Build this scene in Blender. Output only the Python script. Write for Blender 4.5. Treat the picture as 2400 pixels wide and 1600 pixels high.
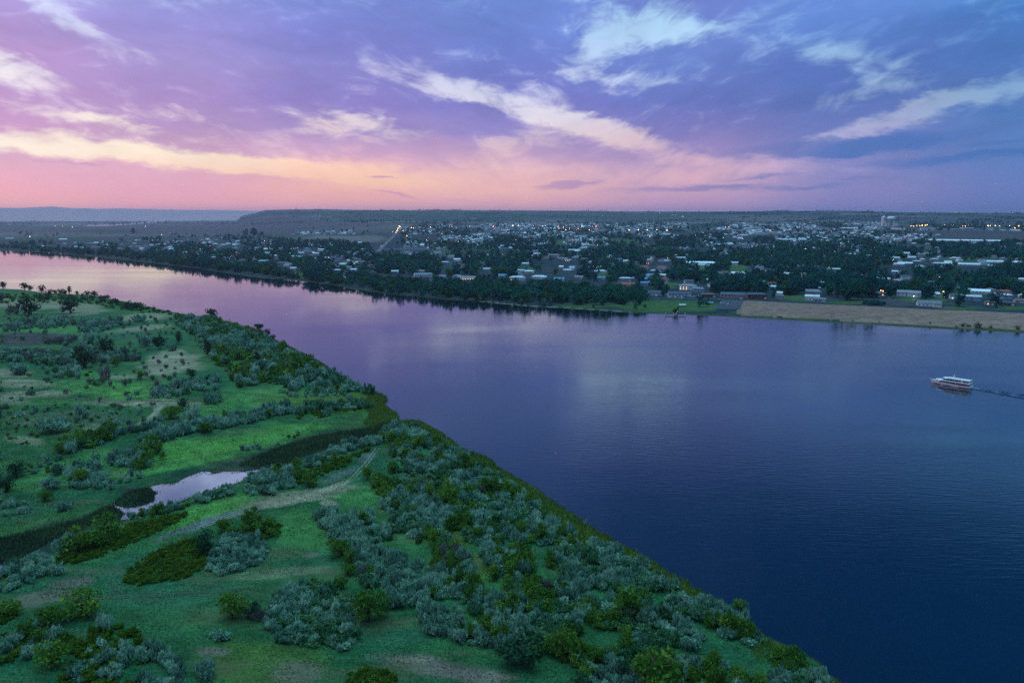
import bpy, math, random
import numpy as np
from mathutils import Vector
R = math.radians
random.seed(7); RNG = np.random.default_rng(7)
sc = bpy.context.scene
for o in list(bpy.data.objects): bpy.data.objects.remove(o)

# ------------------------------------------------------------------ camera
CAM_H = 120.0; PITCH = 9.07; F = 2400*28/36
cam = bpy.data.cameras.new('camera'); cam.lens = 28; cam.sensor_width = 36
cam.clip_start = 1; cam.clip_end = 90000
cobj = bpy.data.objects.new('camera', cam); sc.collection.objects.link(cobj)
cobj.location = (0, 0, CAM_H); cobj.rotation_euler = (R(90-PITCH), 0, 0)
sc.camera = cobj
sc.view_settings.view_transform = 'Standard'; sc.view_settings.look = 'None'
sc.view_settings.gamma = 1; sc.view_settings.exposure = 0
sc.cycles.max_bounces = 4; sc.cycles.diffuse_bounces = 2; sc.cycles.glossy_bounces = 2
sc.cycles.transparent_max_bounces = 4; sc.cycles.volume_bounces = 0
sc.cycles.use_denoising = False; sc.cycles.sample_clamp_indirect = 3.0; sc.cycles.sample_clamp_direct = 12.0
sc.cycles.caustics_reflective = False; sc.cycles.caustics_refractive = False

COSP, SINP = math.cos(R(PITCH)), math.sin(R(PITCH))
def ray(px, py):
    xc = (np.asarray(px, float)-1200)/F; yc = -(np.asarray(py, float)-800)/F
    return xc, COSP+yc*SINP, -SINP+yc*COSP
def azel(px, py):
    x, y, z = ray(px, py); return math.degrees(math.atan2(x, y)), math.degrees(math.atan2(z, math.hypot(x, y)))
def sm(a, b, x):
    t = np.clip((x-a)/(b-a), 0, 1); return t*t*(3-2*t)
def lin(c):
    c = [v/255 for v in c]; return tuple([v/12.92 if v <= .04045 else ((v+.055)/1.055)**2.4 for v in c])

# ------------------------------------------------------------------ world sky
world = bpy.data.worlds.new('World'); sc.world = world; world.use_nodes = True
NT = world.node_tree; NT.nodes.clear()
def nd(tree, typ, ins=None, **kw):
    n = tree.nodes.new(typ)
    for k, v in kw.items(): setattr(n, k, v)
    for k, v in (ins or {}).items():
        s = n.inputs[k]
        if isinstance(v, bpy.types.NodeSocket): tree.links.new(v, s)
        else: s.default_value = v
    return n
def mth(tree, op, a, b=0.0, c=None, clamp=False):
    n = tree.nodes.new('ShaderNodeMath'); n.operation = op; n.use_clamp = clamp
    for i, v in enumerate((a, b) if c is None else (a, b, c)):
        if isinstance(v, bpy.types.NodeSocket): tree.links.new(v, n.inputs[i])
        else: n.inputs[i].default_value = v
    return n.outputs[0]
def W(op, *a, **k): return mth(NT, op, *a, **k)
def mixc(tree, f, a, b, bt='MIX'):
    n = tree.nodes.new('ShaderNodeMix'); n.data_type = 'RGBA'; n.blend_type = bt
    for i, v in ((0, f), (6, a), (7, b)):
        if isinstance(v, bpy.types.NodeSocket): tree.links.new(v, n.inputs[i])
        else: n.inputs[i].default_value = v if i == 0 else tuple(v)[:3]+(1,)
    return n.outputs[2]
def mapr(tree, v, a, b, c=0., d=1., smooth=False):
    n = tree.nodes.new('ShaderNodeMapRange'); n.interpolation_type = 'SMOOTHSTEP' if smooth else 'LINEAR'
    if isinstance(v, bpy.types.NodeSocket): tree.links.new(v, n.inputs[0])
    for i, q in enumerate((a, b, c, d)): n.inputs[i+1].default_value = q
    return n.outputs[0]

tc = nd(NT, 'ShaderNodeTexCoord'); sep = nd(NT, 'ShaderNodeSeparateXYZ', {0: tc.outputs['Generated']})
sx, sy, sz = sep.outputs
az = W('MULTIPLY', W('ARCTAN2', sx, sy), 57.2958)
el = W('MULTIPLY', W('ARCSINE', sz), 57.2958)
den = W('ADD', W('MAXIMUM', sz, 0.0), 0.30)
plane = nd(NT, 'ShaderNodeCombineXYZ', {0: W('DIVIDE', sx, den), 1: W('DIVIDE', sy, den), 2: 0.0}).outputs[0]
n1 = nd(NT, 'ShaderNodeTexNoise', {'Vector': plane, 'Scale': 3.0, 'Detail': 6.0, 'Roughness': .6})
n2 = nd(NT, 'ShaderNodeTexNoise', {'Vector': plane, 'Scale': 9.0, 'Detail': 7.0, 'Roughness': .65})
v1 = nd(NT, 'ShaderNodeSeparateColor', {0: n1.outputs['Color']}).outputs
v2 = nd(NT, 'ShaderNodeSeparateColor', {0: n2.outputs['Color']}).outputs
fade = mapr(NT, el, 0, 8, .25, 1)
U = W('ADD', az, W('MULTIPLY', W('ADD', W('MULTIPLY', W('SUBTRACT', v1[0], .5), 4.5), W('MULTIPLY', W('SUBTRACT', v2[0], .5), 4.)), fade))
V = W('ADD', el, W('MULTIPLY', W('ADD', W('MULTIPLY', W('SUBTRACT', v1[1], .5), 1.5), W('MULTIPLY', W('SUBTRACT', v2[1], .5), 2.0)), fade))
def grid(rows, xs):
    cols = []
    for py, cs in rows:
        rmp = nd(NT, 'ShaderNodeValToRGB'); cr = rmp.color_ramp; cr.interpolation = 'B_SPLINE' if False else 'EASE'
        NT.links.new(mapr(NT, U, -36, 36), rmp.inputs[0])
        pts = [((azel(x, py)[0]+36)/72, lin(c)) for x, c in zip(xs, cs)]
        cr.elements[0].position = pts[0][0]; cr.elements[0].color = pts[0][1]+(1,)
        cr.elements[1].position = pts[-1][0]; cr.elements[1].color = pts[-1][1]+(1,)
        for p, c in pts[1:-1]:
            e = cr.elements.new(p); e.color = c+(1,)
        cols.append((azel(1200, py)[1], rmp.outputs[0]))
    out = cols[0][1]
    for (e0, _), (e1, c1) in zip(cols[:-1], cols[1:]):
        out = mixc(NT, mapr(NT, V, e0, e1), out, c1)
    return out
XS = (0, 400, 800, 1200, 1600, 2000, 2400)
CL = grid([
 (492, ((254,178,172),(250,172,178),(244,174,180),(236,172,186),(190,152,192),(134,130,190),(100,118,182))),
 (445, ((238,170,186),(230,168,188),(248,186,178),(240,186,184),(206,165,192),(136,134,190),(102,124,188))),
 (385, ((220,172,198),(220,172,196),(222,172,195),(214,172,198),(172,148,196),(122,130,190),(88,124,188))),
 (310, ((200,154,202),(184,152,202),(165,145,202),(148,137,200),(130,126,194),(106,124,192),(84,126,190))),
 (245, ((190,156,210),(170,142,202),(142,130,202),(122,122,196),(106,120,196),(92,120,192),(86,124,192))),
 (170, ((188,152,210),(164,148,208),(136,133,204),(112,124,200),(102,126,198),(88,118,194),(76,120,192))),
 (95, ((172,152,214),(150,144,212),(126,130,206),(108,130,206),(108,134,206),(94,132,206),(74,124,198))),
 (0, ((162,174,222),(140,148,216),(120,138,212),(108,138,212),(110,128,206),(102,140,214),(98,160,224))),
 (-240, ((140,160,220),(122,142,214),(96,120,198),(74,106,182),(44,84,154),(24,74,142),(14,72,140)))], XS)
GP = grid([
 (492, ((255,204,172),(255,192,174),(252,188,180),(246,186,186),(200,160,194),(150,142,194),(110,126,186))),
 (430, ((255,202,182),(255,200,180),(255,204,176),(248,198,186),(226,178,192),(158,152,198),(112,134,190))),
 (370, ((255,240,222),(255,238,212),(255,214,190),(240,202,202),(224,186,202),(174,158,204),(120,144,196))),
 (320, ((255,240,226),(255,240,226),(250,222,214),(232,210,214),(222,200,212),(172,172,210),(132,158,204))),
 (275, ((248,236,238),(252,236,236),(242,230,234),(226,220,232),(212,208,226),(168,182,216),(138,172,212))),
 (190, ((240,236,246),(215,206,232),(212,208,232),(202,208,234),(184,206,234),(152,186,226),(130,174,216))),
 (80, ((202,210,240),(184,196,234),(172,190,232),(168,196,236),(176,214,244),(140,186,232),(112,172,224))),
 (-40, ((175,198,236),(165,180,230),(152,176,228),(160,196,238),(158,204,242),(126,180,232),(108,184,238))),
 (-240, ((360,385,440),(360,385,440),(190,205,240),(160,190,236),(120,170,225),(90,150,215),(80,150,215)))], XS)  # top row, left: unseen glow above the frame, added to brighten the pond
vec = nd(NT, 'ShaderNodeCombineXYZ', {0: U, 1: V, 2: 0.}).outputs[0]
def blobs(lst):
    tot = None
    for (x, y, rx, ry, a, amp) in lst:
        A, E = azel(x, y); k = .0307*1.75
        m = nd(NT, 'ShaderNodeMapping', {'Vector': vec, 'Location': (A, E, 0), 'Rotation': (0, 0, R(-a)), 'Scale': (rx*k, ry*k, 1)}, vector_type='TEXTURE')
        g = nd(NT, 'ShaderNodeTexGradient', {'Vector': m.outputs[0]}, gradient_type='QUADRATIC_SPHERE' if False else 'SPHERICAL').outputs['Fac']
        tot = W('MULTIPLY', g, amp) if tot is None else W('MULTIPLY_ADD', g, amp, tot)
    return tot
# region biases (x, y, rx, ry, angle, amount): where the deck is thin; the noise breaks it up
GAPS = [(80,338,330,21,4,1.5),(420,374,300,21,6,1.5),(720,404,260,24,5,1.2),(930,430,240,40,2,.9),
 (190,280,110,13,9,.95),(330,302,140,8,9,.6),(490,290,110,12,10,.85),(430,258,40,6,12,.7),(580,335,110,6,10,.4),(700,304,70,20,-10,.8),
 (800,292,60,16,-12,.7),(920,303,160,13,10,1.15),(860,320,130,10,6,.7),(4,165,70,26,10,1.4),(80,185,160,26,12,.4),(150,48,90,18,28,.7),(230,78,110,14,22,.5),(60,0,120,50,0,.4),
 (885,158,40,14,20,.6),(950,192,70,34,25,.55),(857,240,40,22,40,.8),(1010,165,120,26,20,.35),
 (1060,210,70,20,14,.8),(1150,228,120,22,16,.9),(1290,268,180,20,17,1.0),(1400,304,150,20,14,1.0),(1300,228,60,22,24,.8),(1230,205,110,22,10,.4),(1340,300,130,26,2,.7),(1200,352,130,26,-14,.7),(1470,330,140,20,12,.8),(1420,352,200,14,4,.5),(1140,330,60,14,10,.6),
 (1410,20,90,56,40,.95),(1500,55,120,40,0,1.0),(1560,75,110,30,5,.8),(1440,100,80,28,-10,.9),(1390,130,60,32,-30,1.0),(1360,165,60,22,20,.8),(1430,184,130,12,4,.8),(1610,78,80,20,0,.5),
 (1690,60,90,20,-12,.5),(1780,25,110,28,-16,.55),(1770,60,100,20,0,.4),(1930,116,110,22,10,.85),(2030,150,110,22,22,.85),(2075,185,60,20,-35,.7),(2000,222,130,12,-12,.5),(2050,45,100,20,-5,.35),
 (1870,66,150,18,-8,.35),(2320,30,200,50,0,.45),(2030,296,140,15,-14,1.05),(2150,268,140,18,-18,.95),(2260,232,150,20,-14,.9),(2395,165,60,16,-25,.6),(2380,222,110,22,-5,.8),
 (1690,385,120,16,2,.9),(1815,378,90,12,3,.8),(1990,400,180,11,3,.8),(1640,412,140,18,0,.9),(2080,368,120,8,-4,.4),(1665,225,80,8,16,.45),
 (1350,410,420,34,2,.8),(1520,378,220,12,-3,.6),(320,-150,420,90,0,1.8)]  # last entry: unseen gap above the frame, added for the pond to reflect
DARK = [(280,420,430,28,3,-.9),(650,420,100,9,5,-.9),(1060,345,130,28,-25,-.5),(1080,270,90,24,8,-.4),(1360,362,130,8,6,-.5),(60,378,160,6,3,-.4)]
BLUE = [(1960,342,200,15,-3,1.5),(2040,352,130,8,-3,.9),(2330,366,190,9,-3,1.1),(2350,338,110,6,-4,.7),(2360,262,50,6,0,.6),(1330,436,60,8,-6,1.1),(1300,432,120,4,-3,.5),(895,419,30,3,0,1.1),(925,457,60,4,9,.8),
 (1560,442,170,7,-3,.8),(1690,442,90,6,-3,.8),(1870,440,100,6,-3,.8),(1780,414,80,4,-4,.8),(2020,418,60,4,0,.6),(960,476,60,3,0,.5),(1110,471,80,3,5,.5),(1180,404,60,3,0,.4),(200,384,50,4,4,.5),(60,372,70,3,4,.5),(420,397,60,3,2,.5)]
n3 = nd(NT, 'ShaderNodeTexNoise', {'Vector': plane, 'Scale': 5.0, 'Detail': 8.0, 'Roughness': .62})
aev = nd(NT, 'ShaderNodeCombineXYZ', {0: az, 1: el, 2: 0.}).outputs[0]
slant = mapr(NT, az, -5, 16, R(10), R(-12), True)
rotd = nd(NT, 'ShaderNodeVectorRotate', {'Vector': aev, 'Angle': slant}, rotation_type='Z_AXIS').outputs[0]
def aen(sx_, sy_, det, ro, dist, off=0.):
    return nd(NT, 'ShaderNodeTexNoise', {'Vector': nd(NT, 'ShaderNodeMapping', {'Vector': rotd, 'Location': (off, off, off), 'Scale': (sx_, sy_, 1)}).outputs[0], 'Scale': 1.0, 'Detail': det, 'Roughness': ro, 'Distortion': dist}).outputs['Fac']
na = aen(.15, .40, 9., .58, .8); nb_ = aen(.36, .85, 7., .56, 1.0, 7.3); nc = aen(.05, .16, 6., .5, .9, 3.1)
gsum = W('MULTIPLY', W('ADD', blobs(GAPS), blobs(DARK)), .9)
nz = W('ADD', W('MULTIPLY', W('SUBTRACT', na, .5), 2.9), W('MULTIPLY', W('SUBTRACT', nb_, .5), 2.3))
low = mapr(NT, el, 1.5, 7, .35, 1)
gm = W('ADD', gsum, W('MULTIPLY', nz, low))
gap = mapr(NT, gm, .15, 1.75, 0, .93, True)
skyc = mixc(NT, gap, CL, GP)
tex = W('ADD', 1.03, W('ADD', W('MULTIPLY', nz, W('MULTIPLY', low, .10)), W('MULTIPLY', W('MULTIPLY', W('SUBTRACT', nc, .5), .6), low)))
skyc = mixc(NT, 1.0, skyc, nd(NT, 'ShaderNodeCombineColor', {0: tex, 1: tex, 2: tex}).outputs[0], 'MULTIPLY')
bl = W('MULTIPLY', W('ADD', blobs(BLUE), W('MULTIPLY', W('SUBTRACT', nb_, .5), .6)), .95, clamp=True)
skyc = mixc(NT, mapr(NT, bl, .15, .9, 0, .75, True), skyc, mixc(NT, mapr(NT, az, 0, 22), lin((196,150,192)), lin((66,112,184))))
# added overhead brightening, unseen above the frame, put in to light the land
up = mapr(NT, el, 46, 78, 0, 1, True)
zen = mixc(NT, mapr(NT, n3.outputs['Fac'], .3, .7), (1.0, 2.7, 3.8), (2.4, 4.9, 5.6))
skyc = mixc(NT, up, skyc, zen)
back = mapr(NT, W('ABSOLUTE', az), 60, 120, 1.0, .62, True)
skyc = mixc(NT, 1.0, skyc, nd(NT, 'ShaderNodeCombineColor', {0: back, 1: back, 2: back}).outputs[0], 'MULTIPLY')
SUN_AZ, SUN_EL = -62.0, 4.0
nish = nd(NT, 'ShaderNodeTexSky', sky_type='NISHITA', sun_disc=False, sun_elevation=R(SUN_EL), sun_rotation=R(SUN_AZ))
bg1 = nd(NT, 'ShaderNodeBackground', {0: skyc, 1: 1.0}); bg2 = nd(NT, 'ShaderNodeBackground', {0: nish.outputs[0], 1: 0.004})
add = nd(NT, 'ShaderNodeAddShader', {0: bg1.outputs[0], 1: bg2.outputs[0]})
nd(NT, 'ShaderNodeOutputWorld', {0: add.outputs[0]})
world.cycles.sampling_method = 'MANUAL'; world.cycles.sample_map_resolution = 1024

# ------------------------------------------------------------------ sun (low, veiled by cloud)
sl = bpy.data.lights.new('sun', 'SUN'); sl.energy = 0.35; sl.angle = R(14); sl.color = (1.0, .84, .78)
so = bpy.data.objects.new('sun', sl); sc.collection.objects.link(so)
sd = Vector((math.sin(R(SUN_AZ))*math.cos(R(SUN_EL+4)), math.cos(R(SUN_AZ))*math.cos(R(SUN_EL+4)), math.sin(R(SUN_EL+4))))
so.rotation_euler = sd.to_track_quat('Z', 'Y').to_euler()

# ------------------------------------------------------------------ terrain model
def wfac(az_): return sm(R(-21), R(-7.5), az_)
def prof_base(r, az_): return 3*sm(850, 1100, r)+wfac(az_)*56*sm(1700, 6000, r)
def G(px, py):
    """ground point seen at a picture position, on the smooth far-bank profile"""
    x, y, z = ray(px, py); h = np.hypot(x, y); t = -z/h; a = np.arctan2(x, y)
    lo = np.full_like(t*1.0, 20.0); hi_ = np.full_like(t*1.0, 60000.0)
    for _ in range(60):
        m = np.sqrt(lo*hi_); below = (CAM_H-prof_base(m, a))/m > t
        lo = np.where(below, m, lo); hi_ = np.where(below, hi_, m)
    return lo*np.sin(a), lo*np.cos(a)
def proj(x, y, z):
    dz = z-CAM_H; d = y*COSP-dz*SINP; u = y*SINP+dz*COSP
    return 1200+F*x/d, 800-F*u/d

NEARP = [(-900,640),(-300,655),(0,672),(51,674),(102,682),(179,685),(230,689),(255,696),(306,703),(362,716),(408,726),(480,739),(510,742),(548,754),(589,768),(615,781),(648,800),(679,814),(717,832),(750,850),(778,870),(806,886),(829,898),(857,911),(893,924),(908,934),(897,949),(912,958),(925,966),(931,981),(924,990),(950,986),(982,985),(1008,1000),(1048,1028),(1079,1053),(1130,1067),(1151,1080),(1168,1099),(1198,1114),(1252,1141),(1278,1165),(1295,1175),(1325,1192),(1357,1215),(1367,1227),(1408,1250),(1431,1258),(1441,1276),(1500,1299),(1552,1337),(1636,1379),(1701,1410),(1735,1433),(1774,1470),(1808,1501),(1877,1532),(1915,1555),(1934,1582),(1973,1604),(2050,1680),(2200,1900)]
FARP = [(-900,560),(-300,578),(0,585),(68,588),(136,591),(204,598),(272,605),(340,612),(408,620),(459,625),(510,634),(578,644),(612,648),(640,650),(667,651),(714,656),(762,661),(800,668),(834,675),(902,683),(970,690),(1038,697),(1123,702),(1174,707),(1242,714),(1310,717),(1378,722),(1446,727),(1531,732),(1600,734),(1702,738),(1804,744),(1906,750),(2008,755),(2110,761),(2212,767),(2314,772),(2400,777),(2700,790),(3200,812)]
PONDP = [(263,1182),(286,1188),(316,1187),(344,1179),(365,1166),(365,1151),(349,1146),(357,1139),(380,1134),(406,1134),(418,1130),(434,1120),(452,1113),(472,1105),(490,1105),(497,1111),(523,1105),(556,1105),(607,1097),(650,1092),(690,1086),(690,1092),(650,1102),(600,1113),(577,1121),(551,1132),(515,1142),(485,1156),(459,1159),(421,1174),(408,1184),(357,1194),(319,1202),(301,1215),(281,1219),(293,1204),(286,1194)]
POND2 = [(-40,1324),(0,1316),(28,1318),(26,1328),(0,1334),(-40,1340)]
POND3 = [(822,1035),(850,1027),(888,1019),(892,1022),(860,1034),(826,1042)]
def world_poly(pts):
    a = np.array(pts, float); x, y = G(a[:, 0], a[:, 1]); return np.stack([x, y], 1)
near_w = world_poly(NEARP); far_w = world_poly(FARP)
near_w = np.vstack([near_w, [(900, -600), (-4000, -600), (-4000, near_w[0, 1])]])
far_w = np.vstack([far_w, [(6000, 400), (40000, 400), (40000, 45000), (-40000, 45000), (-40000, 2500)]])
pond_w = [world_poly(p) for p in (PONDP, POND2, POND3)]
def sdist(poly, X, Y):
    X = X.astype(np.float32); Y = Y.astype(np.float32); n = len(poly)
    dm = np.full(X.shape, 1e12, np.float32); ins = np.zeros(X.shape, bool)
    for i in range(n):
        x0, y0 = poly[i]; x1, y1 = poly[(i+1) % n]; dx, dy = x1-x0, y1-y0
        t = np.clip(((X-x0)*dx+(Y-y0)*dy)/(dx*dx+dy*dy+1e-9), 0, 1)
        dm = np.minimum(dm, (X-x0-t*dx)**2+(Y-y0-t*dy)**2)
        if y0 != y1:
            ins ^= ((y0 > Y) != (y1 > Y)) & (X < dx*(Y-y0)/dy+x0)
    return np.where(ins, 1, -1)*np.sqrt(dm)
# value noise
_tab = RNG.random((256, 256)).astype(np.float32)
def vnoise(x, y, s):
    x = np.asarray(x)/s; y = np.asarray(y)/s; xi = np.floor(x).astype(int); yi = np.floor(y).astype(int)
    fx = x-xi; fy = y-yi; fx = fx*fx*(3-2*fx); fy = fy*fy*(3-2*fy)
    g = lambda a, b: _tab[a & 255, b & 255]
    return (g(xi, yi)*(1-fx)+g(xi+1, yi)*fx)*(1-fy)+(g(xi, yi+1)*(1-fx)+g(xi+1, yi+1)*fx)*fy
def fbm(x, y, s, o=4):
    v = 0; a = .5
    for k in range(o): v = v+a*vnoise(x+37*k, y+91*k, s/2**k); a *= .5
    return v/(1-.5**o)
RX = np.array([0,540,572,592,610,628,680,750,900,1100,1300,1600,1800,1990,2100,2400,3200])
RY = np.array([515,515,509,503.5,498.5,494,492,491,493,493,494,496.5,496,495.5,498.5,500.5,502])
RID = 11500.0
def ridge(az_):
    px = 1200+F*np.tan(np.clip(az_, -1.2, 1.2)); py = np.interp(px, RX, RY)
    hz = CAM_H+(502-py)/F*RID*1.0
    bump = (fbm(px, px*0, 90, 4)-.5)*11+np.clip(vnoise(px, px*0+7, 5)-.72, 0, 1)*22
    return np.where(px < 560, 0, np.maximum(hz+bump-(3+wfac(az_)*56), 0)*sm(560, 575, px))
def height(X, Y, full=False):
    r = np.hypot(X, Y); a = np.arctan2(X, Y)
    sn = sdist(near_w, X, Y); sf = sdist(far_w, X, Y)
    jit = (fbm(X, Y, 9, 3)-.5)*3.2+(fbm(X+40, Y, 26, 2)-.5)*6
    sn = sn+jit
    z = np.clip(sn*.14, -3, 1.0)
    pd = np.max([sdist(p, X, Y) for p in pond_w], 0)+(fbm(X+99, Y, 5, 2)-.5)*1.0
    z = np.where(sn > -30, np.minimum(z+sm(2, 40, sn)*(fbm(X, Y, 30, 3)*1.6), -.12-pd*.22+np.clip(-pd-1, 0, 40)*.05), z)
    px = 1200+F*np.tan(np.clip(a, -1.2, 1.2))
    lev = sm(1690, 1760, px)
    zf = np.clip(sf*.12, -3, 3)+lev*(sm(4, 92, sf)*6.0-sm(100, 130, sf)*4.0)+np.where(sf > 0, wfac(a)*56*sm(1700, 6000, r), 0)
    zf = zf+np.where(sf > 0, ridge(a)*sm(7000, RID, r), 0)
    zf = zf+np.where(sf > 0, sm(1100, 2000, r)*(fbm(X, Y, 700, 3)-.5)*3, 0)
    z = np.where(sf > -40, np.maximum(z, zf), z)
    if full: return z, sn, sf, pd
    return z
def hz(x, y): return float(height(np.array([x], float), np.array([y], float))[0])

def mesh_obj(name, verts, faces, mat=None, parent=None, smooth=False, mats=None, midx=None, attrs=None, link=True):
    """faces: (n,k) int array of equal-size polygons, or a list of tuples"""
    me = bpy.data.meshes.new(name)
    if isinstance(faces, np.ndarray):
        v = np.asarray(verts, np.float32); n, k = faces.shape
        me.vertices.add(len(v)); me.vertices.foreach_set('co', v.ravel())
        me.loops.add(n*k); me.loops.foreach_set('vertex_index', faces.astype(np.int32).ravel())
        me.polygons.add(n); me.polygons.foreach_set('loop_start', np.arange(0, n*k, k, dtype=np.int32))
        me.polygons.foreach_set('loop_total', np.full(n, k, np.int32))
        me.update(calc_edges=True)
    else:
        me.from_pydata([tuple(map(float, q)) for q in verts], [], faces); me.update()
    for m in (mats or ([mat] if mat else [])): me.materials.append(m)
    if midx is not None: me.polygons.foreach_set('material_index', np.asarray(midx, np.int32))
    if smooth: me.polygons.foreach_set('use_smooth', np.ones(len(me.polygons), bool))
    for an, (typ, data) in (attrs or {}).items():
        at = me.attributes.new(an, typ, 'POINT')
        at.data.foreach_set('color' if typ == 'FLOAT_COLOR' else 'value', np.asarray(data, np.float32).ravel())
    if not link: return me
    o = bpy.data.objects.new(name, me); sc.collection.objects.link(o)
    if parent: o.parent = parent
    return o
def tag(o, label=None, cat=None, group=None, kind=None):
    if label: o['label'] = label
    if cat: o['category'] = cat
    if group: o['group'] = group
    if kind: o['kind'] = kind
    return o

# ------------------------------------------------------------------ materials
def mat_new(name):
    m = bpy.data.materials.new(name); m.use_nodes = True; m.node_tree.nodes.clear(); return m, m.node_tree
def out(t, s, disp=None):
    o = nd(t, 'ShaderNodeOutputMaterial', {0: s})
    return o
def simple(name, col, rough=.8, var=.15, scale=1.0, spec=.3, metal=0., coord='Object'):
    m, t = mat_new(name)
    c = nd(t, 'ShaderNodeTexCoord').outputs[coord]
    n = nd(t, 'ShaderNodeTexNoise', {'Vector': c, 'Scale': scale, 'Detail': 4.0})
    oi = nd(t, 'ShaderNodeObjectInfo').outputs['Random']
    k = mth(t, 'ADD', mapr(t, n.outputs['Fac'], .3, .7, 1-var, 1+var), mapr(t, oi, 0, 1, -var, var))
    cc = mixc(t, 1.0, col, nd(t, 'ShaderNodeCombineColor', {0: k, 1: k, 2: k}).outputs[0], 'MULTIPLY')
    b = nd(t, 'ShaderNodeBsdfPrincipled', {'Base Color': cc, 'Roughness': rough, 'Specular IOR Level': spec, 'Metallic': metal})
    out(t, b.outputs[0]); return m
def emis(name, col, s):
    m, t = mat_new(name); out(t, nd(t, 'ShaderNodeEmission', {0: tuple(col)+(1,), 1: s}).outputs[0])
    m.cycles.emission_sampling = 'NONE'; return m
def leafmat(name, c1, c2, c3):
    """tint attribute picks between three natural leaf colours"""
    m, t = mat_new(name)
    a = nd(t, 'ShaderNodeAttribute', attribute_name='tint').outputs['Fac']
    oi = nd(t, 'ShaderNodeObjectInfo').outputs['Random']
    k = mth(t, 'ADD', mth(t, 'MULTIPLY', a, .75), mth(t, 'MULTIPLY', oi, .3))
    c = mixc(t, mapr(t, k, .1, .5), c1, c2); c = mixc(t, mapr(t, k, .5, .95), c, c3)
    b = nd(t, 'ShaderNodeBsdfDiffuse', {0: c}); tr = nd(t, 'ShaderNodeBsdfTranslucent', {0: c})
    mx = nd(t, 'ShaderNodeMixShader', {0: .25, 1: b.outputs[0], 2: tr.outputs[0]})
    out(t, mx.outputs[0]); return m
M = {}
M['silver'] = leafmat('silver_leaves', (.06,.15,.10), (.18,.38,.26), (.46,.66,.48))
M['willow'] = leafmat('willow_leaves', (.03,.10,.015), (.085,.21,.03), (.20,.34,.05))
M['sage'] = leafmat('sage_leaves', (.02,.09,.04), (.07,.22,.09), (.24,.44,.22))
M['olive'] = leafmat('olive_leaves', (.035,.09,.012), (.08,.17,.018), (.17,.26,.03))
M['dark'] = leafmat('dark_leaves', (.012,.05,.03), (.025,.085,.045), (.05,.13,.05))
M['twig'] = leafmat('grey_twigs', (.10,.09,.085), (.17,.15,.14), (.26,.24,.23))
M['reed'] = leafmat('reed_blades', (.05,.09,.015), (.12,.19,.025), (.20,.27,.05))
M['marsh'] = leafmat('marsh_blades', (.015,.03,.03), (.035,.07,.04), (.10,.17,.06))
M['fdark'] = leafmat('town_tree_leaves', (.005,.055,.065), (.014,.105,.10), (.035,.16,.12))
M['fgreen'] = leafmat('green_tree_leaves', (.008,.08,.055), (.02,.14,.085), (.05,.20,.10))
M['folive'] = leafmat('olive_tree_leaves', (.018,.065,.03), (.045,.11,.04), (.09,.16,.045))
M['bark'] = simple('bark', (.10,.075,.06), .9, .3, 3)
M['dead'] = simple('dead_wood', (.22,.2,.24), .9, .2, 3)

# ground -------------------------------------------------------------
gm_, t = mat_new('ground_cover')
geo = nd(t, 'ShaderNodeNewGeometry').outputs['Position']
col = nd(t, 'ShaderNodeAttribute', attribute_name='cover').outputs['Color']
def nz_(sc_, det=5., r=.6, mp=None):
    v = geo if mp is None else nd(t, 'ShaderNodeMapping', {'Vector': geo, 'Scale': mp, 'Rotation': (0, 0, .35)}).outputs[0]
    return nd(t, 'ShaderNodeTexNoise', {'Vector': v, 'Scale': sc_, 'Detail': det, 'Roughness': r}).outputs['Fac']
k = mth(t, 'MULTIPLY', mapr(t, nz_(1.3, 4), .25, .75, .35, 1.65), mapr(t, nz_(.12), .3, .7, .72, 1.28))
k = mth(t, 'MULTIPLY', k, mapr(t, nz_(.5, 4., .6, (.35, 2.2, 1)), .3, .7, .78, 1.22))
col2 = mixc(t, 1.0, col, nd(t, 'ShaderNodeCombineColor', {0: k, 1: k, 2: k}).outputs[0], 'MULTIPLY')
# dry straw showing through
dry = mapr(t, nz_(.045, 6., .65, (.6, 1.6, 1)), .50, .68, 0, .5, True)
col2 = mixc(t, dry, col2, mixc(t, nz_(2.5), (.10,.11,.045), (.17,.15,.08)))
hgt = nz_(.9, 5., .7)
bp = nd(t, 'ShaderNodeBump', {'Strength': .9, 'Distance': .5, 'Height': hgt})
b = nd(t, 'ShaderNodeBsdfPrincipled', {'Base Color': col2, 'Roughness': .95, 'Specular IOR Level': .1, 'Normal': bp.outputs[0]})
out(t, b.outputs[0]); M['ground'] = gm_

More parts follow.
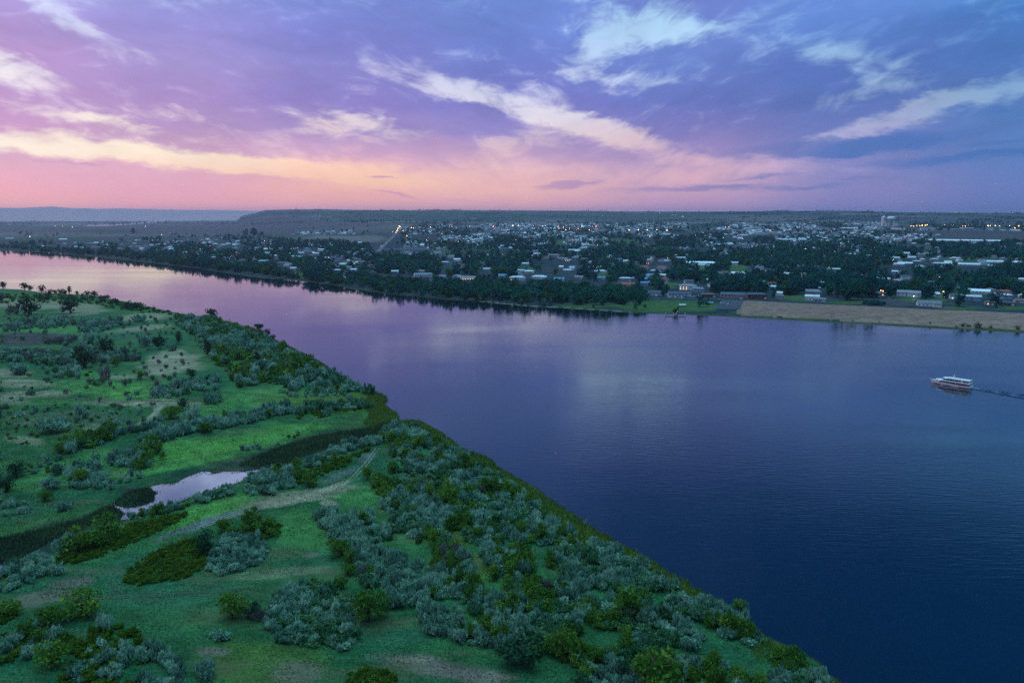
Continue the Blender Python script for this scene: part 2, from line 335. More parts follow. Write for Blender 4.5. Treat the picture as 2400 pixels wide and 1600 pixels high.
# painted cover types; the brighter greens also carry painted light around the pond: (x, y, rx, ry, angle, colour key, weight)
COV = {'lush_lit': (.075,.22,.055), 'teal': (.028,.115,.052), 'dry': (.30,.25,.16), 'sand': (.40,.32,.21), 'brown': (.16,.13,.10), 'marsh': (.02,.05,.035),
       'olive': (.075,.125,.018), 'grey': (.14,.15,.15), 'bright_lit': (.10,.27,.05), 'mud': (.05,.05,.05)}
SPOTS = [
 (90,770,140,14,2,'lush_lit',.8),(60,800,75,14,-3,'mud',1),(40,795,110,15,0,'mud',.9),(100,712,110,10,0,'dry',.7),(190,722,60,14,0,'dry',.6),(20,705,60,8,0,'dry',.6),
 (340,742,60,10,-4,'dry',.7),(360,768,50,6,-5,'dry',.8),(300,778,50,6,-4,'dry',.6),(400,860,70,28,-8,'dry',.85),(395,838,45,10,-8,'sand',.5),(300,888,60,5,-2,'dry',.7),
 (60,905,90,10,2,'dry',.7),(25,880,50,12,0,'dry',.6),(90,930,110,9,-2,'dry',.8),(30,945,50,10,0,'dry',.6),(270,950,90,7,0,'dry',.6),(400,950,80,9,2,'dry',.7),(330,955,40,5,0,'sand',.5),
 (250,915,140,20,0,'lush_lit',.9),(330,925,120,16,0,'bright_lit',.6),(200,885,60,10,0,'lush_lit',.6),(130,950,90,8,0,'lush_lit',.5),(450,890,60,15,0,'teal',.6),(330,790,90,12,0,'teal',.6),(460,760,60,22,0,'teal',.6),
 (375,960,14,4,-20,'sand',.9),(362,975,16,5,-40,'sand',.9),(345,990,28,6,-25,'dry',.8),(60,1040,50,10,5,'dry',.6),(230,1010,40,6,-10,'dry',.6),(150,990,200,20,0,'brown',.3),
 (620,940,120,28,-2,'lush_lit',.8),(760,950,150,24,2,'olive',.7),(860,940,60,22,0,'olive',.9),(500,975,80,20,0,'lush_lit',.8),
 (560,1040,220,26,-8,'bright_lit',.8),(450,1080,160,22,-12,'bright_lit',.9),(620,1060,120,16,-10,'lush_lit',.8),(330,1110,110,18,-10,'lush_lit',.8),(200,1090,120,18,-10,'lush_lit',.7),(100,1130,120,24,-12,'lush_lit',.5),
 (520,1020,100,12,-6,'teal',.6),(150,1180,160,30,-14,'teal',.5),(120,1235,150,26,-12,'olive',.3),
 (700,1065,150,26,-10,'marsh',1),(620,1085,90,14,-8,'marsh',1),(800,1030,130,20,-6,'marsh',.9),(560,1098,90,10,-10,'marsh',.9),(880,1012,60,14,-10,'marsh',.7),(450,1110,90,10,-15,'marsh',.6),
 (320,1162,52,20,0,'marsh',1),(280,1195,24,14,30,'marsh',1),(210,1230,90,18,-25,'marsh',1),(90,1280,120,32,-18,'marsh',1),(0,1310,80,40,-15,'marsh',1),
 (560,1195,140,22,-12,'bright_lit',.8),(470,1225,90,14,-18,'bright_lit',.7),(720,1150,120,30,-10,'teal',.8),(860,1100,60,50,-30,'teal',.8),(850,1170,60,24,0,'lush_lit',.6),
 (640,1192,70,10,-6,'sand',.95),(720,1178,60,9,-6,'sand',.8),(770,1155,50,6,-22,'sand',.9),(770,1188,22,8,0,'sand',.7),(690,1175,120,12,-10,'dry',.8),(560,1212,70,9,-14,'grey',.8),(470,1240,60,9,-20,'grey',.9),(400,1262,40,6,-22,'grey',.7),(800,1120,50,8,-22,'grey',.7),(860,1080,20,12,-35,'grey',.6),
 (720,1260,80,60,10,'lush_lit',.6),(700,1320,150,36,0,'teal',.7),(300,1340,220,26,-14,'teal',.9),(150,1370,160,22,-12,'teal',.8),(640,1355,130,12,-6,'dry',.35),(730,1310,26,9,0,'brown',.5),
 (170,1375,60,14,-8,'brown',.8),(110,1410,80,16,-6,'brown',.8),(60,1425,50,12,0,'brown',.6),(400,1400,200,40,-3,'teal',.8),(600,1560,170,60,0,'olive',.6),(500,1540,50,14,0,'brown',.7),(700,1590,60,30,0,'brown',.6),
 (1000,1570,140,26,6,'brown',.9),(960,1556,60,12,0,'dry',.5),(1090,1590,120,20,5,'brown',.9),(900,1500,120,26,0,'teal',.9),(1050,1440,60,16,0,'teal',.7),(1120,1340,26,40,-30,'olive',.8),(1090,1260,40,30,0,'olive',.8),
 (1150,1110,160,14,33,'olive',.9),(1330,1240,110,26,33,'olive',1),(1250,1190,90,18,33,'olive',1),(1050,1060,90,16,33,'olive',.9),(1500,1320,120,16,30,'olive',.8),(1700,1440,150,16,33,'olive',.7),(1600,1560,110,14,0,'brown',.5),(1700,1530,90,16,10,'teal',.6),
 (990,1000,40,10,20,'olive',.9)]
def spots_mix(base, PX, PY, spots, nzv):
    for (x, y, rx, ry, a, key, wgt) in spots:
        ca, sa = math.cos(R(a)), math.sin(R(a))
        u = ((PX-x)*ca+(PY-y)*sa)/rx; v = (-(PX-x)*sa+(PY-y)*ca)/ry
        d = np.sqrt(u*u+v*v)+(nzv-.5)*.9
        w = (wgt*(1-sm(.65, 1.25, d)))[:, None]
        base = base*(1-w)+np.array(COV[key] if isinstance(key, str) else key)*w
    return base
# far-bank cover: field, lawn, brown steppe ...
fld = {'f_brown': (.075,.062,.075), 'f_tan': (.18,.14,.13), 'f_green': (.02,.065,.05), 'f_lawn': (.05,.11,.035), 'f_dark': (.02,.05,.04), 'f_grey': (.16,.16,.17)}
COV.update(fld)
FSPOTS = [(400,540,420,11,0,'f_brown',.9),(520,532,340,7,0,'f_brown',.9),(720,556,120,5,0,'f_tan',.9),(850,560,60,9,0,'f_tan',.8),(760,527,160,6,0,'f_brown',.9),(640,555,100,4,0,'f_green',.9),(230,543,110,6,0,'f_dark',.6),(60,540,120,8,0,'f_brown',.5),(100,550,200,6,0,'f_tan',.4),
 (880,510,140,4,0,'f_tan',.5),(1100,515,300,3,0,'f_green',.7),(1180,512,150,1.6,0,'f_tan',.8),(1700,518,260,3,0,'f_tan',.5),(1500,516,200,3,0,'f_green',.7),(2000,523,300,2.4,0,'f_green',.8),(2290,548,190,8,0,'f_brown',1),(2300,560,160,7,0,'f_brown',.9),(2150,565,60,4,0,'f_grey',.8),(1900,543,420,1.8,0,'f_brown',.9),(2140,580,60,7,0,'f_brown',.9),
 (1000,583,60,4,0,'f_tan',.5),(1060,590,110,4,0,'f_lawn',.8),(1020,603,20,6,0,'f_lawn',.9),(1170,592,70,3,0,'f_green',.8),(1320,567,18,6,0,'f_lawn',.9),(1440,566,60,6,0,'f_lawn',.9),(1400,575,60,3,0,'f_tan',.5),(1455,622,34,12,0,'f_tan',.7),(1475,618,40,10,0,'f_lawn',.5),(1230,631,24,6,0,'f_lawn',1),(1080,618,26,6,0,'f_tan',.5),(1075,628,14,5,0,'f_tan',1),
 (1650,628,40,8,0,'f_lawn',1),(1730,630,24,8,0,'f_lawn',1),(1740,650,22,5,0,'f_lawn',1),(1680,638,90,3,0,'f_tan',.8),(1790,612,22,6,0,'f_lawn',.9),(1850,595,60,3,0,'f_tan',.8),(1560,668,40,8,0,'f_lawn',.9),(1410,645,22,8,0,'f_lawn',.8),
 (2130,706,50,5,0,'f_lawn',1),(2080,712,60,9,4,'f_brown',.9),(2200,706,20,6,0,'f_lawn',.9),(2250,725,60,4,0,'f_lawn',.9),(2370,726,60,5,0,'f_lawn',.9),(1870,702,60,7,5,'f_lawn',.9),(1980,712,50,4,0,'f_lawn',.8),(2240,674,30,7,0,'f_tan',.9),(2270,690,60,8,0,'f_lawn',.5),(1830,700,14,6,0,'f_brown',.8),
 (2290,610,110,7,0,'f_lawn',.6),(2260,608,60,3,0,'f_tan',.5),(2200,628,40,3,0,'f_lawn',.8),(1560,716,110,14,0,'f_lawn',1),(1650,720,60,10,0,'f_lawn',1),(1380,716,90,4,0,'f_lawn',.7),(1060,660,60,4,0,'f_brown',.8),(700,645,34,6,3,'f_lawn',1),(755,650,20,5,3,'f_lawn',1),(985,655,50,3,0,'f_brown',.6),
 (2320,600,30,4,0,'f_grey',.6),(1560,690,60,3,0,'f_grey',.3)]

# ground sheet: azimuth x range grid, fine where the picture looks
fa = np.arctan((np.arange(-80, 2481, 3.3)-1200)/F)
azs = np.concatenate([np.radians(np.arange(-180, -36.2, 3.0)), fa, np.radians(np.arange(38, 180.1, 3.0))]); azs = np.unique(azs)
rr = [2, 40, 80, 120, 150, 165]
pys = np.concatenate([np.arange(1720, 1000, -2.4), np.arange(1000, 560, -1.6), np.arange(560, 504.0, -.8)])
dr = np.tan(np.arctan((pys-800)/F)+R(PITCH)); rflat = CAM_H/dr
rr = np.array(sorted(set(np.round(np.concatenate([rr, rflat[rflat > 175], np.geomspace(9000, 27000, 26)]), 2))))
keep = [0]
for i in range(1, len(rr)):
    if rr[i]-rr[keep[-1]] > min(.35*(rr[i]**2)/(CAM_H*F)*2, 400): keep.append(i)
rr = rr[keep]
A, Rr = np.meshgrid(azs, rr); X = (Rr*np.sin(A)).ravel(); Y = (Rr*np.cos(A)).ravel()
Z, SN, SF, PD = height(X, Y, True)
PX, PY = proj(X, Y, 1.0*(Z > -1)*0+prof_base(np.hypot(X, Y), np.arctan2(X, Y)))
front = (Y > 50)
PX = np.where(front, PX, -9999)
nzv = fbm(X, Y, 14, 4); nzf = fbm(X, Y, 120, 4)
base = np.array((.03,.115,.04))*(1-.5*(nzv[:, None]-.5))
base = base+(fbm(X+500, Y, 45, 3)[:, None]-.5)*np.array((.05,.06,.0))
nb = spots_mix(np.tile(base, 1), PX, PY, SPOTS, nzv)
fb_ = np.array((.022,.04,.05))*(1+.5*(nzf[:, None]-.5))
# patchwork of far fields
r_ = np.hypot(X, Y)
cx = np.floor(X/620+.3*np.floor(Y/480)).astype(int); cy = np.floor(Y/900).astype(int)
h1 = _tab[(cx*7+3) & 255, (cy*13+5) & 255]
pal = np.array([(.04,.07,.05), (.085,.075,.085), (.015,.055,.05), (.14,.12,.12), (.02,.045,.055), (.06,.07,.08)])
fields = pal[(h1*5.99).astype(int)]
wf = (sm(3200, 5200, r_)*.95)[:, None]
fb_ = fb_*(1-wf)+fields*wf
fb_ = spots_mix(fb_, PX, PY, FSPOTS, .5+(nzf-.5)*.5)
lev = ((SF > 9+(nzv-.5)*10) & (SF < 108) & (PX > 1725))
fb_ = np.where(lev[:, None], np.array((.26,.155,.125))*(.75+.5*fbm(X*.3, Y*2, 30, 4)[:, None]), fb_)
fb_ = np.where((SF <= 9)[:, None], np.where((PX > 1300)[:, None], np.array((.04,.075,.02)), np.array((.018,.035,.018))), fb_)
beach = ((SF < 4) & (SF > -2) & (PX > 1120) & (PX < 1480))
fb_ = np.where(beach[:, None], np.array((.17,.16,.14)), fb_)
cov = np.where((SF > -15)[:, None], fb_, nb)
cov = np.where(((Z < .15) & (SF < 0))[:, None], np.array((.03,.03,.025)), cov)
cov = np.clip(cov, .005, .8)
na, nr = len(azs), len(rr)
I = (np.arange(nr-1)[:, None]*na+np.arange(na-1)[None]).ravel()
faces = np.stack([I, I+1, I+1+na, I+na], 1)
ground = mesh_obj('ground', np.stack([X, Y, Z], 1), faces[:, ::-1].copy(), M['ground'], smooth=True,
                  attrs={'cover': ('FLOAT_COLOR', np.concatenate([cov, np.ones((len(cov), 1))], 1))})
tag(ground, kind='structure')

# mountains beyond the valley on the left
mm, t = mat_new('mountain_slopes')
geo = nd(t, 'ShaderNodeNewGeometry').outputs['Position']
n = nd(t, 'ShaderNodeTexNoise', {'Vector': geo, 'Scale': .0009, 'Detail': 6.})
out(t, nd(t, 'ShaderNodeBsdfDiffuse', {0: mixc(t, n.outputs['Fac'], (.44,.27,.29), (.54,.34,.35))}).outputs[0]); M['mount'] = mm  # pale pinkish slope colour also has distant haze brightness painted in
def range_mesh(name, prof, rad, depth, seed):
    xs = np.arange(-1500, 1100, 6.); P = np.interp(xs, [p[0] for p in prof], [p[1] for p in prof])
    P = P+(fbm(xs+seed, xs*0, 60, 4)-.5)*1.6
    a = np.arctan((xs-1200)/F); top = CAM_H+(502-P)/F*rad
    rows = [(-.9, 0.), (-.65, .12), (-.45, .35), (-.25, .62), (-.1, .88), (0, 1.), (.3, .7), (.8, 0)]
    vs = []
    for dd, hh in rows:
        rk = rad+dd*depth; wob = 1+(fbm(xs*1.7+seed, xs*0+dd*900, 40, 3)-.5)*.5*(1 if 0 < hh < 1 else 0)
        vs.append(np.stack([rk*np.sin(a), rk*np.cos(a), np.maximum(top*hh*wob, -1)], 1))
    v = np.concatenate(vs); m_ = len(xs)
    I = (np.arange(len(rows)-1)[:, None]*m_+np.arange(m_-1)[None]).ravel()
    o = mesh_obj(name, v, np.stack([I, I+1, I+1+m_, I+m_], 1), M['mount'], smooth=True); tag(o, kind='structure')
range_mesh('mountains', [(-1500,492),(0,489.5),(60,490.5),(100,489),(135,487),(170,489),(240,491),(300,490.5),(400,492),(520,493),(620,494.5),(720,495),(900,506)], 20000, 2500, 3)
range_mesh('foothills', [(-1500,494),(0,497),(60,499),(110,503),(200,504.5),(500,505),(1000,506)], 16500, 1500, 50)

# water -------------------------------------------------------------
def water_mat(name, body, ior, strength, calm):
    m, t = mat_new(name); geo = nd(t, 'ShaderNodeNewGeometry').outputs['Position']
    def N(scale, rot, st, det=3.):
        v = nd(t, 'ShaderNodeMapping', {'Vector': geo, 'Rotation': (0, 0, R(rot)), 'Scale': st}).outputs[0]
        return nd(t, 'ShaderNodeTexNoise', {'Vector': v, 'Scale': scale, 'Detail': det, 'Roughness': .55}).outputs['Fac']
    h = mth(t, 'ADD', mth(t, 'MULTIPLY', N(.24, 14, (.4, 1.9, 1)), 1.0), mth(t, 'MULTIPLY', N(.45, -22, (.45, 1.5, 1), 4.), .55))
    # slow gust patches: ruffled and calm water
    g = nd(t, 'ShaderNodeTexNoise', {'Vector': nd(t, 'ShaderNodeMapping', {'Vector': geo, 'Rotation': (0, 0, R(25)), 'Scale': (.45, 1.7, 1)}).outputs[0], 'Scale': .006, 'Detail': 5.0, 'Roughness': .6}).outputs['Fac']
    st = mapr(t, g, .35, .62, calm, 1.0, True)
    calmer = mapr(t, nd(t, 'ShaderNodeSeparateXYZ', {0: geo}).outputs[0], -260, 300, .14, 1.0, True)
    st = mth(t, 'MULTIPLY', st, calmer)
    bp = nd(t, 'ShaderNodeBump', {'Strength': mth(t, 'MULTIPLY', st, strength), 'Distance': 1.0, 'Height': h})
    b = nd(t, 'ShaderNodeBsdfPrincipled', {'Base Color': tuple(body)+(1,), 'Roughness': mapr(t, g, .35, .65, .03, .09), 'IOR': ior, 'Normal': bp.outputs[0]})
    out(t, b.outputs[0]); return m
M['water'] = water_mat('river_water', (.0006,.012,.024), 1.64, .13, .35)
M['pond'] = water_mat('still_water', (.03,.04,.06), 2.8, .02, .3)
W_ = 27000
river = mesh_obj('river', [(-W_,-600,0),(W_,-600,0),(W_,W_,0),(-W_,W_,0)], [(0,1,2,3)], M['water']); tag(river, kind='structure')
def sheet(name, poly, z, mat):
    o = mesh_obj(name, [(x, y, z) for x, y in poly], [tuple(range(len(poly)))], mat)
    if o.data.polygons[0].normal.z < 0: o.data.flip_normals()
    tag(o, kind='structure'); return o
pl = pond_w[0]; c0 = pl.mean(0)
sheet('pond_water', np.array([(-250,265),(-60,250),(-10,480),(-60,560),(-350,520)])*1.0 if False else np.vstack([pl+(pl-c0)/np.linalg.norm(pl-c0, axis=1)[:, None]*.0]), .02, M['pond'])
sheet('creek_water', pond_w[1], .02, M['pond']); 
dr_top = [(201,527.5),(260,526.5),(306,523.5),(367,518),(410,515),(432,512.5),(517,510.5)]
dr_bot = [(517,512.3),(470,512.8),(432,515.2),(367,521),(340,524),(306,527),(255,530),(201,530.5)]
def Gz(pts, z):
    a = np.array(pts, float); x, y, zz = ray(a[:, 0], a[:, 1]); t_ = (z-CAM_H)/zz; return np.stack([x*t_, y*t_], 1)
sheet('distant_river', Gz(dr_top+dr_bot, 5.5), 5.5, M['pond'])


# ------------------------------------------------------------------ foliage
def unit(v): return v/(np.linalg.norm(v, axis=1)[:, None]+1e-9)
def crown(seed, n, hr, leaf, elong=1.4, lobes=10, lobe_r=.42, low=.1, upright=0., core=.25):
    """leaf cards over many small lobes; unit radius, height hr"""
    g = np.random.default_rng(seed)
    a = g.random(lobes)*6.283; q = np.sqrt(g.random(lobes))*(1.08-lobe_r*.8)
    zc = low*hr+lobe_r*.6+g.random(lobes)*(hr-lobe_r*1.6-low*hr)*np.sqrt(np.clip(1-(q/(1.15))**2, .1, 1))
    q[:3] *= .45; zc[:3] = lobe_r*.45+np.array([0, .12, .25])*hr
    C = np.stack([q*np.cos(a), q*np.sin(a), zc], 1); lr = lobe_r*(.5+.8*g.random(lobes))
    li = g.integers(0, lobes, n); d = unit(g.normal(size=(n, 3))); d[:, 2] = np.where(d[:, 2] < -.35, -d[:, 2], d[:, 2])
    rad = np.where(g.random(n) < core, g.random(n)**.5*.85, .85+.3*g.random(n))
    P = C[li]+d*(lr[li]*rad)[:, None]*np.array([1, 1, 1.0]); P[:, 2] = np.clip(P[:, 2], .02, None)
    nrm = unit(d+.8*g.normal(size=(n, 3))); ref = unit(g.normal(size=(n, 3))+np.array([0, 0, upright*2.5])+d*upright*1.2)
    tng = unit(np.cross(nrm, ref)); bt = unit(np.cross(tng, nrm)) if upright == 0 else unit(ref)
    s = leaf*(.6+.8*g.random(n)); w = (s/2)[:, None]; l = (s*elong/2)[:, None]
    V = np.stack([P-bt*l, P+tng*w, P+bt*l, P-tng*w], 1).reshape(-1, 3)
    lt = g.random(lobes)
    t_ = np.clip(.4*lt[li]+.6*g.random(n)-.02, 0, 1)
    return V, np.repeat(t_, 4)
def quads(nv): return np.arange(nv, dtype=np.int32).reshape(-1, 4)
SPEC = {  # hr, leaf, elong, lobes, lobe_r, upright
 'silver': (1.3, .155, 2.3, 14, .36, .9), 'willow': (1.75, .125, 1.6, 14, .42, .35), 'dark': (1.75, .12, 1.5, 16, .44, .3), 'sage': (1.25, .14, 1.8, 14, .38, .6),
 'olive': (.85, .15, 1.5, 12, .40, .3), 'twig': (1.35, .05, 7., 10, .42, 1.2)}
def templ(sp, n, seed):
    hr, leaf, elong, lob, lr, up = SPEC[sp]
    k = math.sqrt(650/n)**.9
    return crown(seed, n, hr, leaf*k, elong, lob, lr, .02, up)
TN = {sp: [templ(sp, 800, 10*i+j) for j in range(5)] for i, sp in enumerate(SPEC)}
TM = {sp: [templ(sp, 320, 500+10*i+j) for j in range(5)] for i, sp in enumerate(SPEC)}
TF = {sp: [templ(sp, 130, 900+10*i+j) for j in range(5)] for i, sp in enumerate(SPEC)}
FK = {'fdark': (1.9, 0), 'fgreen': (1.7, 0), 'folive': (1.6, 0)}
def ftempl(hr, n, seed, conif=False): return crown(seed, n, hr, .20*math.sqrt(260/n), 1.3, 11, .42, .06, .2, .2)
TI = {k: [ftempl(h[0]+.15*j, 380, 1300+50*i+j) for j in range(5)] for i, (k, h) in enumerate(FK.items())}
TS = {k: [ftempl(h[0]+.15*j, 110, 1600+50*i+j) for j in range(5)] for i, (k, h) in enumerate(FK.items())}
TT = {k: [ftempl(h[0]+.1*j, 34, 1900+50*i+j) for j in range(4)] for i, (k, h) in enumerate(FK.items())}

def tube_arr(pts, rads, sides=6):
    V = []; Fc = []
    for i, (p, r) in enumerate(zip(pts, rads)):
        for k in range(sides):
            a = 6.283*k/sides; V.append((p[0]+r*math.cos(a), p[1]+r*math.sin(a), p[2]))
    for i in range(len(pts)-1):
        for k in range(sides):
            k2 = (k+1) % sides; Fc.append((i*sides+k, i*sides+k2, (i+1)*sides+k2, (i+1)*sides+k))
    return V, Fc
def stems_mesh(name, seed, hr, n, r0, mat):
    g = random.Random(seed); V = []; Fc = []
    for i in range(n):
        a = g.random()*6.283; s = g.uniform(.1, .55) if n > 1 else .05
        pts = [(0.05*math.cos(a), .05*math.sin(a), -.12), (.4*s*math.cos(a), .4*s*math.sin(a), hr*.3), (s*math.cos(a), s*math.sin(a), hr*.75)]
        v, f = tube_arr(pts, [r0, r0*.7, r0*.2]); b = len(V); V += v; Fc += [tuple(q+b for q in ff) for ff in f]
    if n == 1:
        for i in range(4):
            a = g.random()*6.283; z0 = hr*g.uniform(.3, .5)
            v, f = tube_arr([(0, 0, z0), (.3*math.cos(a), .3*math.sin(a), z0+hr*.15), (.6*math.cos(a), .6*math.sin(a), z0+hr*.25)], [r0*.5, r0*.35, r0*.1], 5)
            b = len(V); V += v; Fc += [tuple(q+b for q in ff) for ff in f]
    return mesh_obj(name, V, Fc, mat, link=False)
STEM = {sp: stems_mesh('stem', 3+i, SPEC[sp][0], 6, .045, M['dead'] if sp in ('silver', 'twig') else M['bark']) for i, sp in enumerate(SPEC)}
TRUNK = [stems_mesh('trunk', 40+i, 1.6, 1, .09, M['bark']) for i in range(3)]
def cmesh(name, tv, mat): return mesh_obj(name, tv[0], quads(len(tv[0])), mat, attrs={'tint': ('FLOAT', tv[1])}, link=False)
CM = {sp: [cmesh('foliage', t_, M[sp]) for t_ in TN[sp]] for sp in SPEC}
CMM = {sp: [cmesh('foliage', t_, M[sp]) for t_ in TM[sp]] for sp in SPEC}
CI = {k: [cmesh('crown', t_, M[k]) for t_ in TI[k]] for k in FK}

# labels: description + landmark + rank, resolved at the end of the script
PENDING = []
def pend(o, desc, lms, px, py):
    best = min(lms, key=lambda l: ((l[1]-px)**2+((l[2]-py)*2.2)**2)); PENDING.append((o, desc, best[0], px, py))
ORD = 'zeroth first second third fourth fifth sixth seventh eighth ninth tenth eleventh twelfth thirteenth fourteenth fifteenth sixteenth seventeenth eighteenth nineteenth twentieth'.split()
def ordw(n):
    if n <= 20: return ORD[n]
    tens = {2: 'twenty', 3: 'thirty', 4: 'forty', 5: 'fifty', 6: 'sixty', 7: 'seventy', 8: 'eighty', 9: 'ninety'}[n//10]
    return tens+'-'+ORD[n % 10] if n % 10 else tens[:-1]+'ieth'
def resolve():
    d = {}
    for p in PENDING: d.setdefault((p[1], p[2]), []).append(p)
    for (desc, lm), L in d.items():
        L.sort(key=lambda p: p[3])
        for i, p in enumerate(L):
            if len(L) == 1: p[0]['label'] = f'{desc} {lm}'
            elif i == 0: p[0]['label'] = f'leftmost {desc} {lm}'
            elif i == len(L)-1: p[0]['label'] = f'rightmost {desc} {lm}'
            else: p[0]['label'] = f'{ordw(i+1)} {desc} from the left {lm}'
NLM = [('beside the still pond', 450, 1150), ('at the creek mouth', 930, 1000), ('by the sandy trail', 700, 1180), ('south of the grassy clearing', 700, 1440), ('on the far tip of the near bank', 110, 690),
 ('by the tan dry patch', 400, 860), ('along the dark marsh channel', 180, 1250), ('on the lower shoreline', 1600, 1420), ('near the bare brown patch', 1050, 1540), ('in the bottom-left corner', 100, 1500),
 ('on the upper near shoreline', 600, 820), ('in the left meadow', 120, 960), ('around the mud flat', 80, 800), ('in the middle of the thicket', 950, 1270), ('inside the riverside thicket', 1200, 1330), ('by the bottom frame edge', 1450, 1560),
 ('near the long hedge of shrubs', 450, 1010), ('by the yellow-green bush patch', 420, 1330), ('on the spit above the creek mouth', 760, 930), ('in the wet meadow north of the pond', 230, 1110), ('on the reedy river edge', 1150, 1120),
 ('at the thicket corner by the clearing', 850, 1400), ('above the brown clearing', 1200, 1450), ('beside the trail fork', 350, 960)]
FLM = [('in the riverside grove', 1300, 695), ('behind the riverside grove', 1200, 650), ('by the floating dock', 1580, 735), ('by the dark parking lot', 1700, 715), ('behind the levee bend', 1950, 700), ('behind the right end of the levee', 2300, 710),
 ('by the riverside lawn', 700, 640), ('by the private docks', 620, 640), ('at the upper left shore', 250, 590), ('at the far left shore', 80, 580), ('beside the main road', 900, 590), ('near the road bridge ramp', 860, 640),
 ('on the bushy left bluff', 960, 680), ('by the red-roofed pair of houses', 1530, 628), ('by the long white barn', 1640, 620), ('in the middle of town', 1800, 650), ('north of the parking lot', 1680, 660), ('right of centre in town', 2100, 640),
 ('at the right town edge', 2350, 640), ('in the left neighbourhood', 480, 590), ('near the big white houses', 1240, 645), ('by the pink three-tier house', 1460, 670), ('by the open dry yard', 1440, 620)]

def jgrid(poly_px, s, rng, mul=1.0):
    w = world_poly(poly_px); x0, y0 = w.min(0); x1, y1 = w.max(0)
    gx, gy = np.meshgrid(np.arange(x0, x1+s, s), np.arange(y0, y1+s, s*mul)); gx = gx.ravel()+rng.uniform(-.48, .48, gx.size)*s; gy = gy.ravel()+rng.uniform(-.48, .48, gy.size)*s*mul
    k = sdist(w, gx, gy) > 0; return gx[k], gy[k]
near = []   # (x, y, radius, hscale, species, px, py, is_tree)
def hand(lst, sp, tree=False):
    for q in lst:
        px, py, w = q[:3]; x, y = G(px, py); d = math.hypot(math.hypot(x, y), CAM_H); r = w*d/F/2
        hh = (q[3]*d/F)/(SPEC[sp][0]*r) if len(q) > 3 else 1.0
        near.append((float(x), float(y), r, hh, sp, px, py, tree))
hand([(7,673,18),(58,675,18),(71,677,14),(98,684,16,18),(117,686,12),(128,686,12),(142,688,16,13),(152,688,14,13),(163,686,11,18),(180,689,9,10),(193,692,9),(205,692,15),(222,694,17),(242,704,26,18),(252,699,12),(268,706,12),
 (300,724,28,20),(320,724,32,20),(497,744,28,26),(605,775,20,20),(610,770,16),(628,788,18,18),(640,795,14),(165,731,44,36),(70,735,50,34),(372,823,32,38),(420,812,18,32),(488,840,26,42),(200,866,50,48),(252,836,40,42),(450,894,26,28),(430,968,30,30),(590,1462,42,40),
 (1222,1568,110,80),(1555,1462,44,46),(1480,1612,70,60),(487,1305,56,58),(40,1125,44,38),(15,1160,40,36)], 'dark', True)
hand([(329,895,18,20),(357,897,12,12),(272,864,20,20),(400,988,44,34),(360,1070,48,46),(352,1090,34,30),(330,1108,32,32),(200,1142,42,38),(105,1182,30,26),(700,1137,36,36),(726,1148,42,40),(185,1303,72,64),(255,1272,58,60),(225,1292,44,40),
 (590,1240,46,46),(622,1254,54,42),(642,1264,30,24),(572,1260,32,26),(522,1258,42,38),(548,1268,32,26),(800,1312,52,50),(822,1334,36,40),(815,1356,38,30),(797,1388,36,34),(545,1462,68,66),(866,1465,92,84),(866,1132,34,34),(890,1152,54,42),
 (1046,1195,58,50),(928,1204,26,34),(966,1216,40,26),(1152,1262,34,44),(1216,1268,42,44),(1120,1278,32,36),(1166,1288,46,30),(1056,1362,34,46),(1254,1412,52,34),(1376,1453,48,46),(1486,1470,92,84),(1598,1462,26,28),(1666,1478,42,46),(1322,1556,60,80),
 (1134,1478,36,30),(1160,1458,42,36),(1535,1625,120,110),(1395,1568,44,40),(195,1453,84,58),(120,1478,52,52),(65,1503,38,42),(98,1522,38,42),(122,1578,62,60),(15,1456,50,34),(175,1055,50,34),(230,1045,44,40),(255,1035,34,44),(140,1070,30,30),(480,1020,40,26),(1735,1440,40,34)], 'willow', True)
hand([(250,893,32,36),(110,900,16),(35,734,32,20),(610,1466,36,30),(293,912,12,18),(850,1360,24,30)], 'twig')
hand([(340,817,28,22),(405,827,24,16),(210,810,40,26),(455,988,34,28),(195,986,34,26),(262,977,14),(48,982,18),(125,1022,58,28),(138,1118,26,24),(120,1152,38,24),(133,1358,34,26),(520,1507,46,16),(475,1603,64,34),(40,882,46,24),(150,1302,44,44),(330,755,26,14),(150,1205,30)], 'silver')
g2 = np.random.default_rng(21)
def zone(poly, s, rmin, rmax, mix, rngs=g2, keepp=1.0):
    x, y = jgrid(poly, s, rngs); kq = (fbm(x+900, y+50, 11, 2) > .33) | (s < 2.3); x, y = x[kq], y[kq]; n_ = len(x); sps = list(mix); pr = np.array([mix[k] for k in sps], float); pr /= pr.sum()
    # neighbouring shrubs tend to be of one kind
    cl = np.clip((fbm(x+311, y+77, 16, 2)-.2)/.6, 0, .999); mixv = np.clip(cl*.65+rngs.random(n_)*.35, 0, .999); c = np.cumsum(pr)
    for i in range(n_):
        if rngs.random() > keepp: continue
        sp = sps[int(np.searchsorted(c, mixv[i]))]; sp = 'sage' if sp == 'silver' and len(mix) >= 3 and vnoise(x[i]+55, y[i]+9, 13)*.6+rngs.random()*.4 > .60 else sp; r = rngs.uniform(rmin, rmax)*(.75 if sp in ('olive',) else 1)
        px, py = proj(x[i], y[i], 0.); near.append((x[i], y[i], r, rngs.uniform(.75, 1.65), sp, float(px), float(py), False))
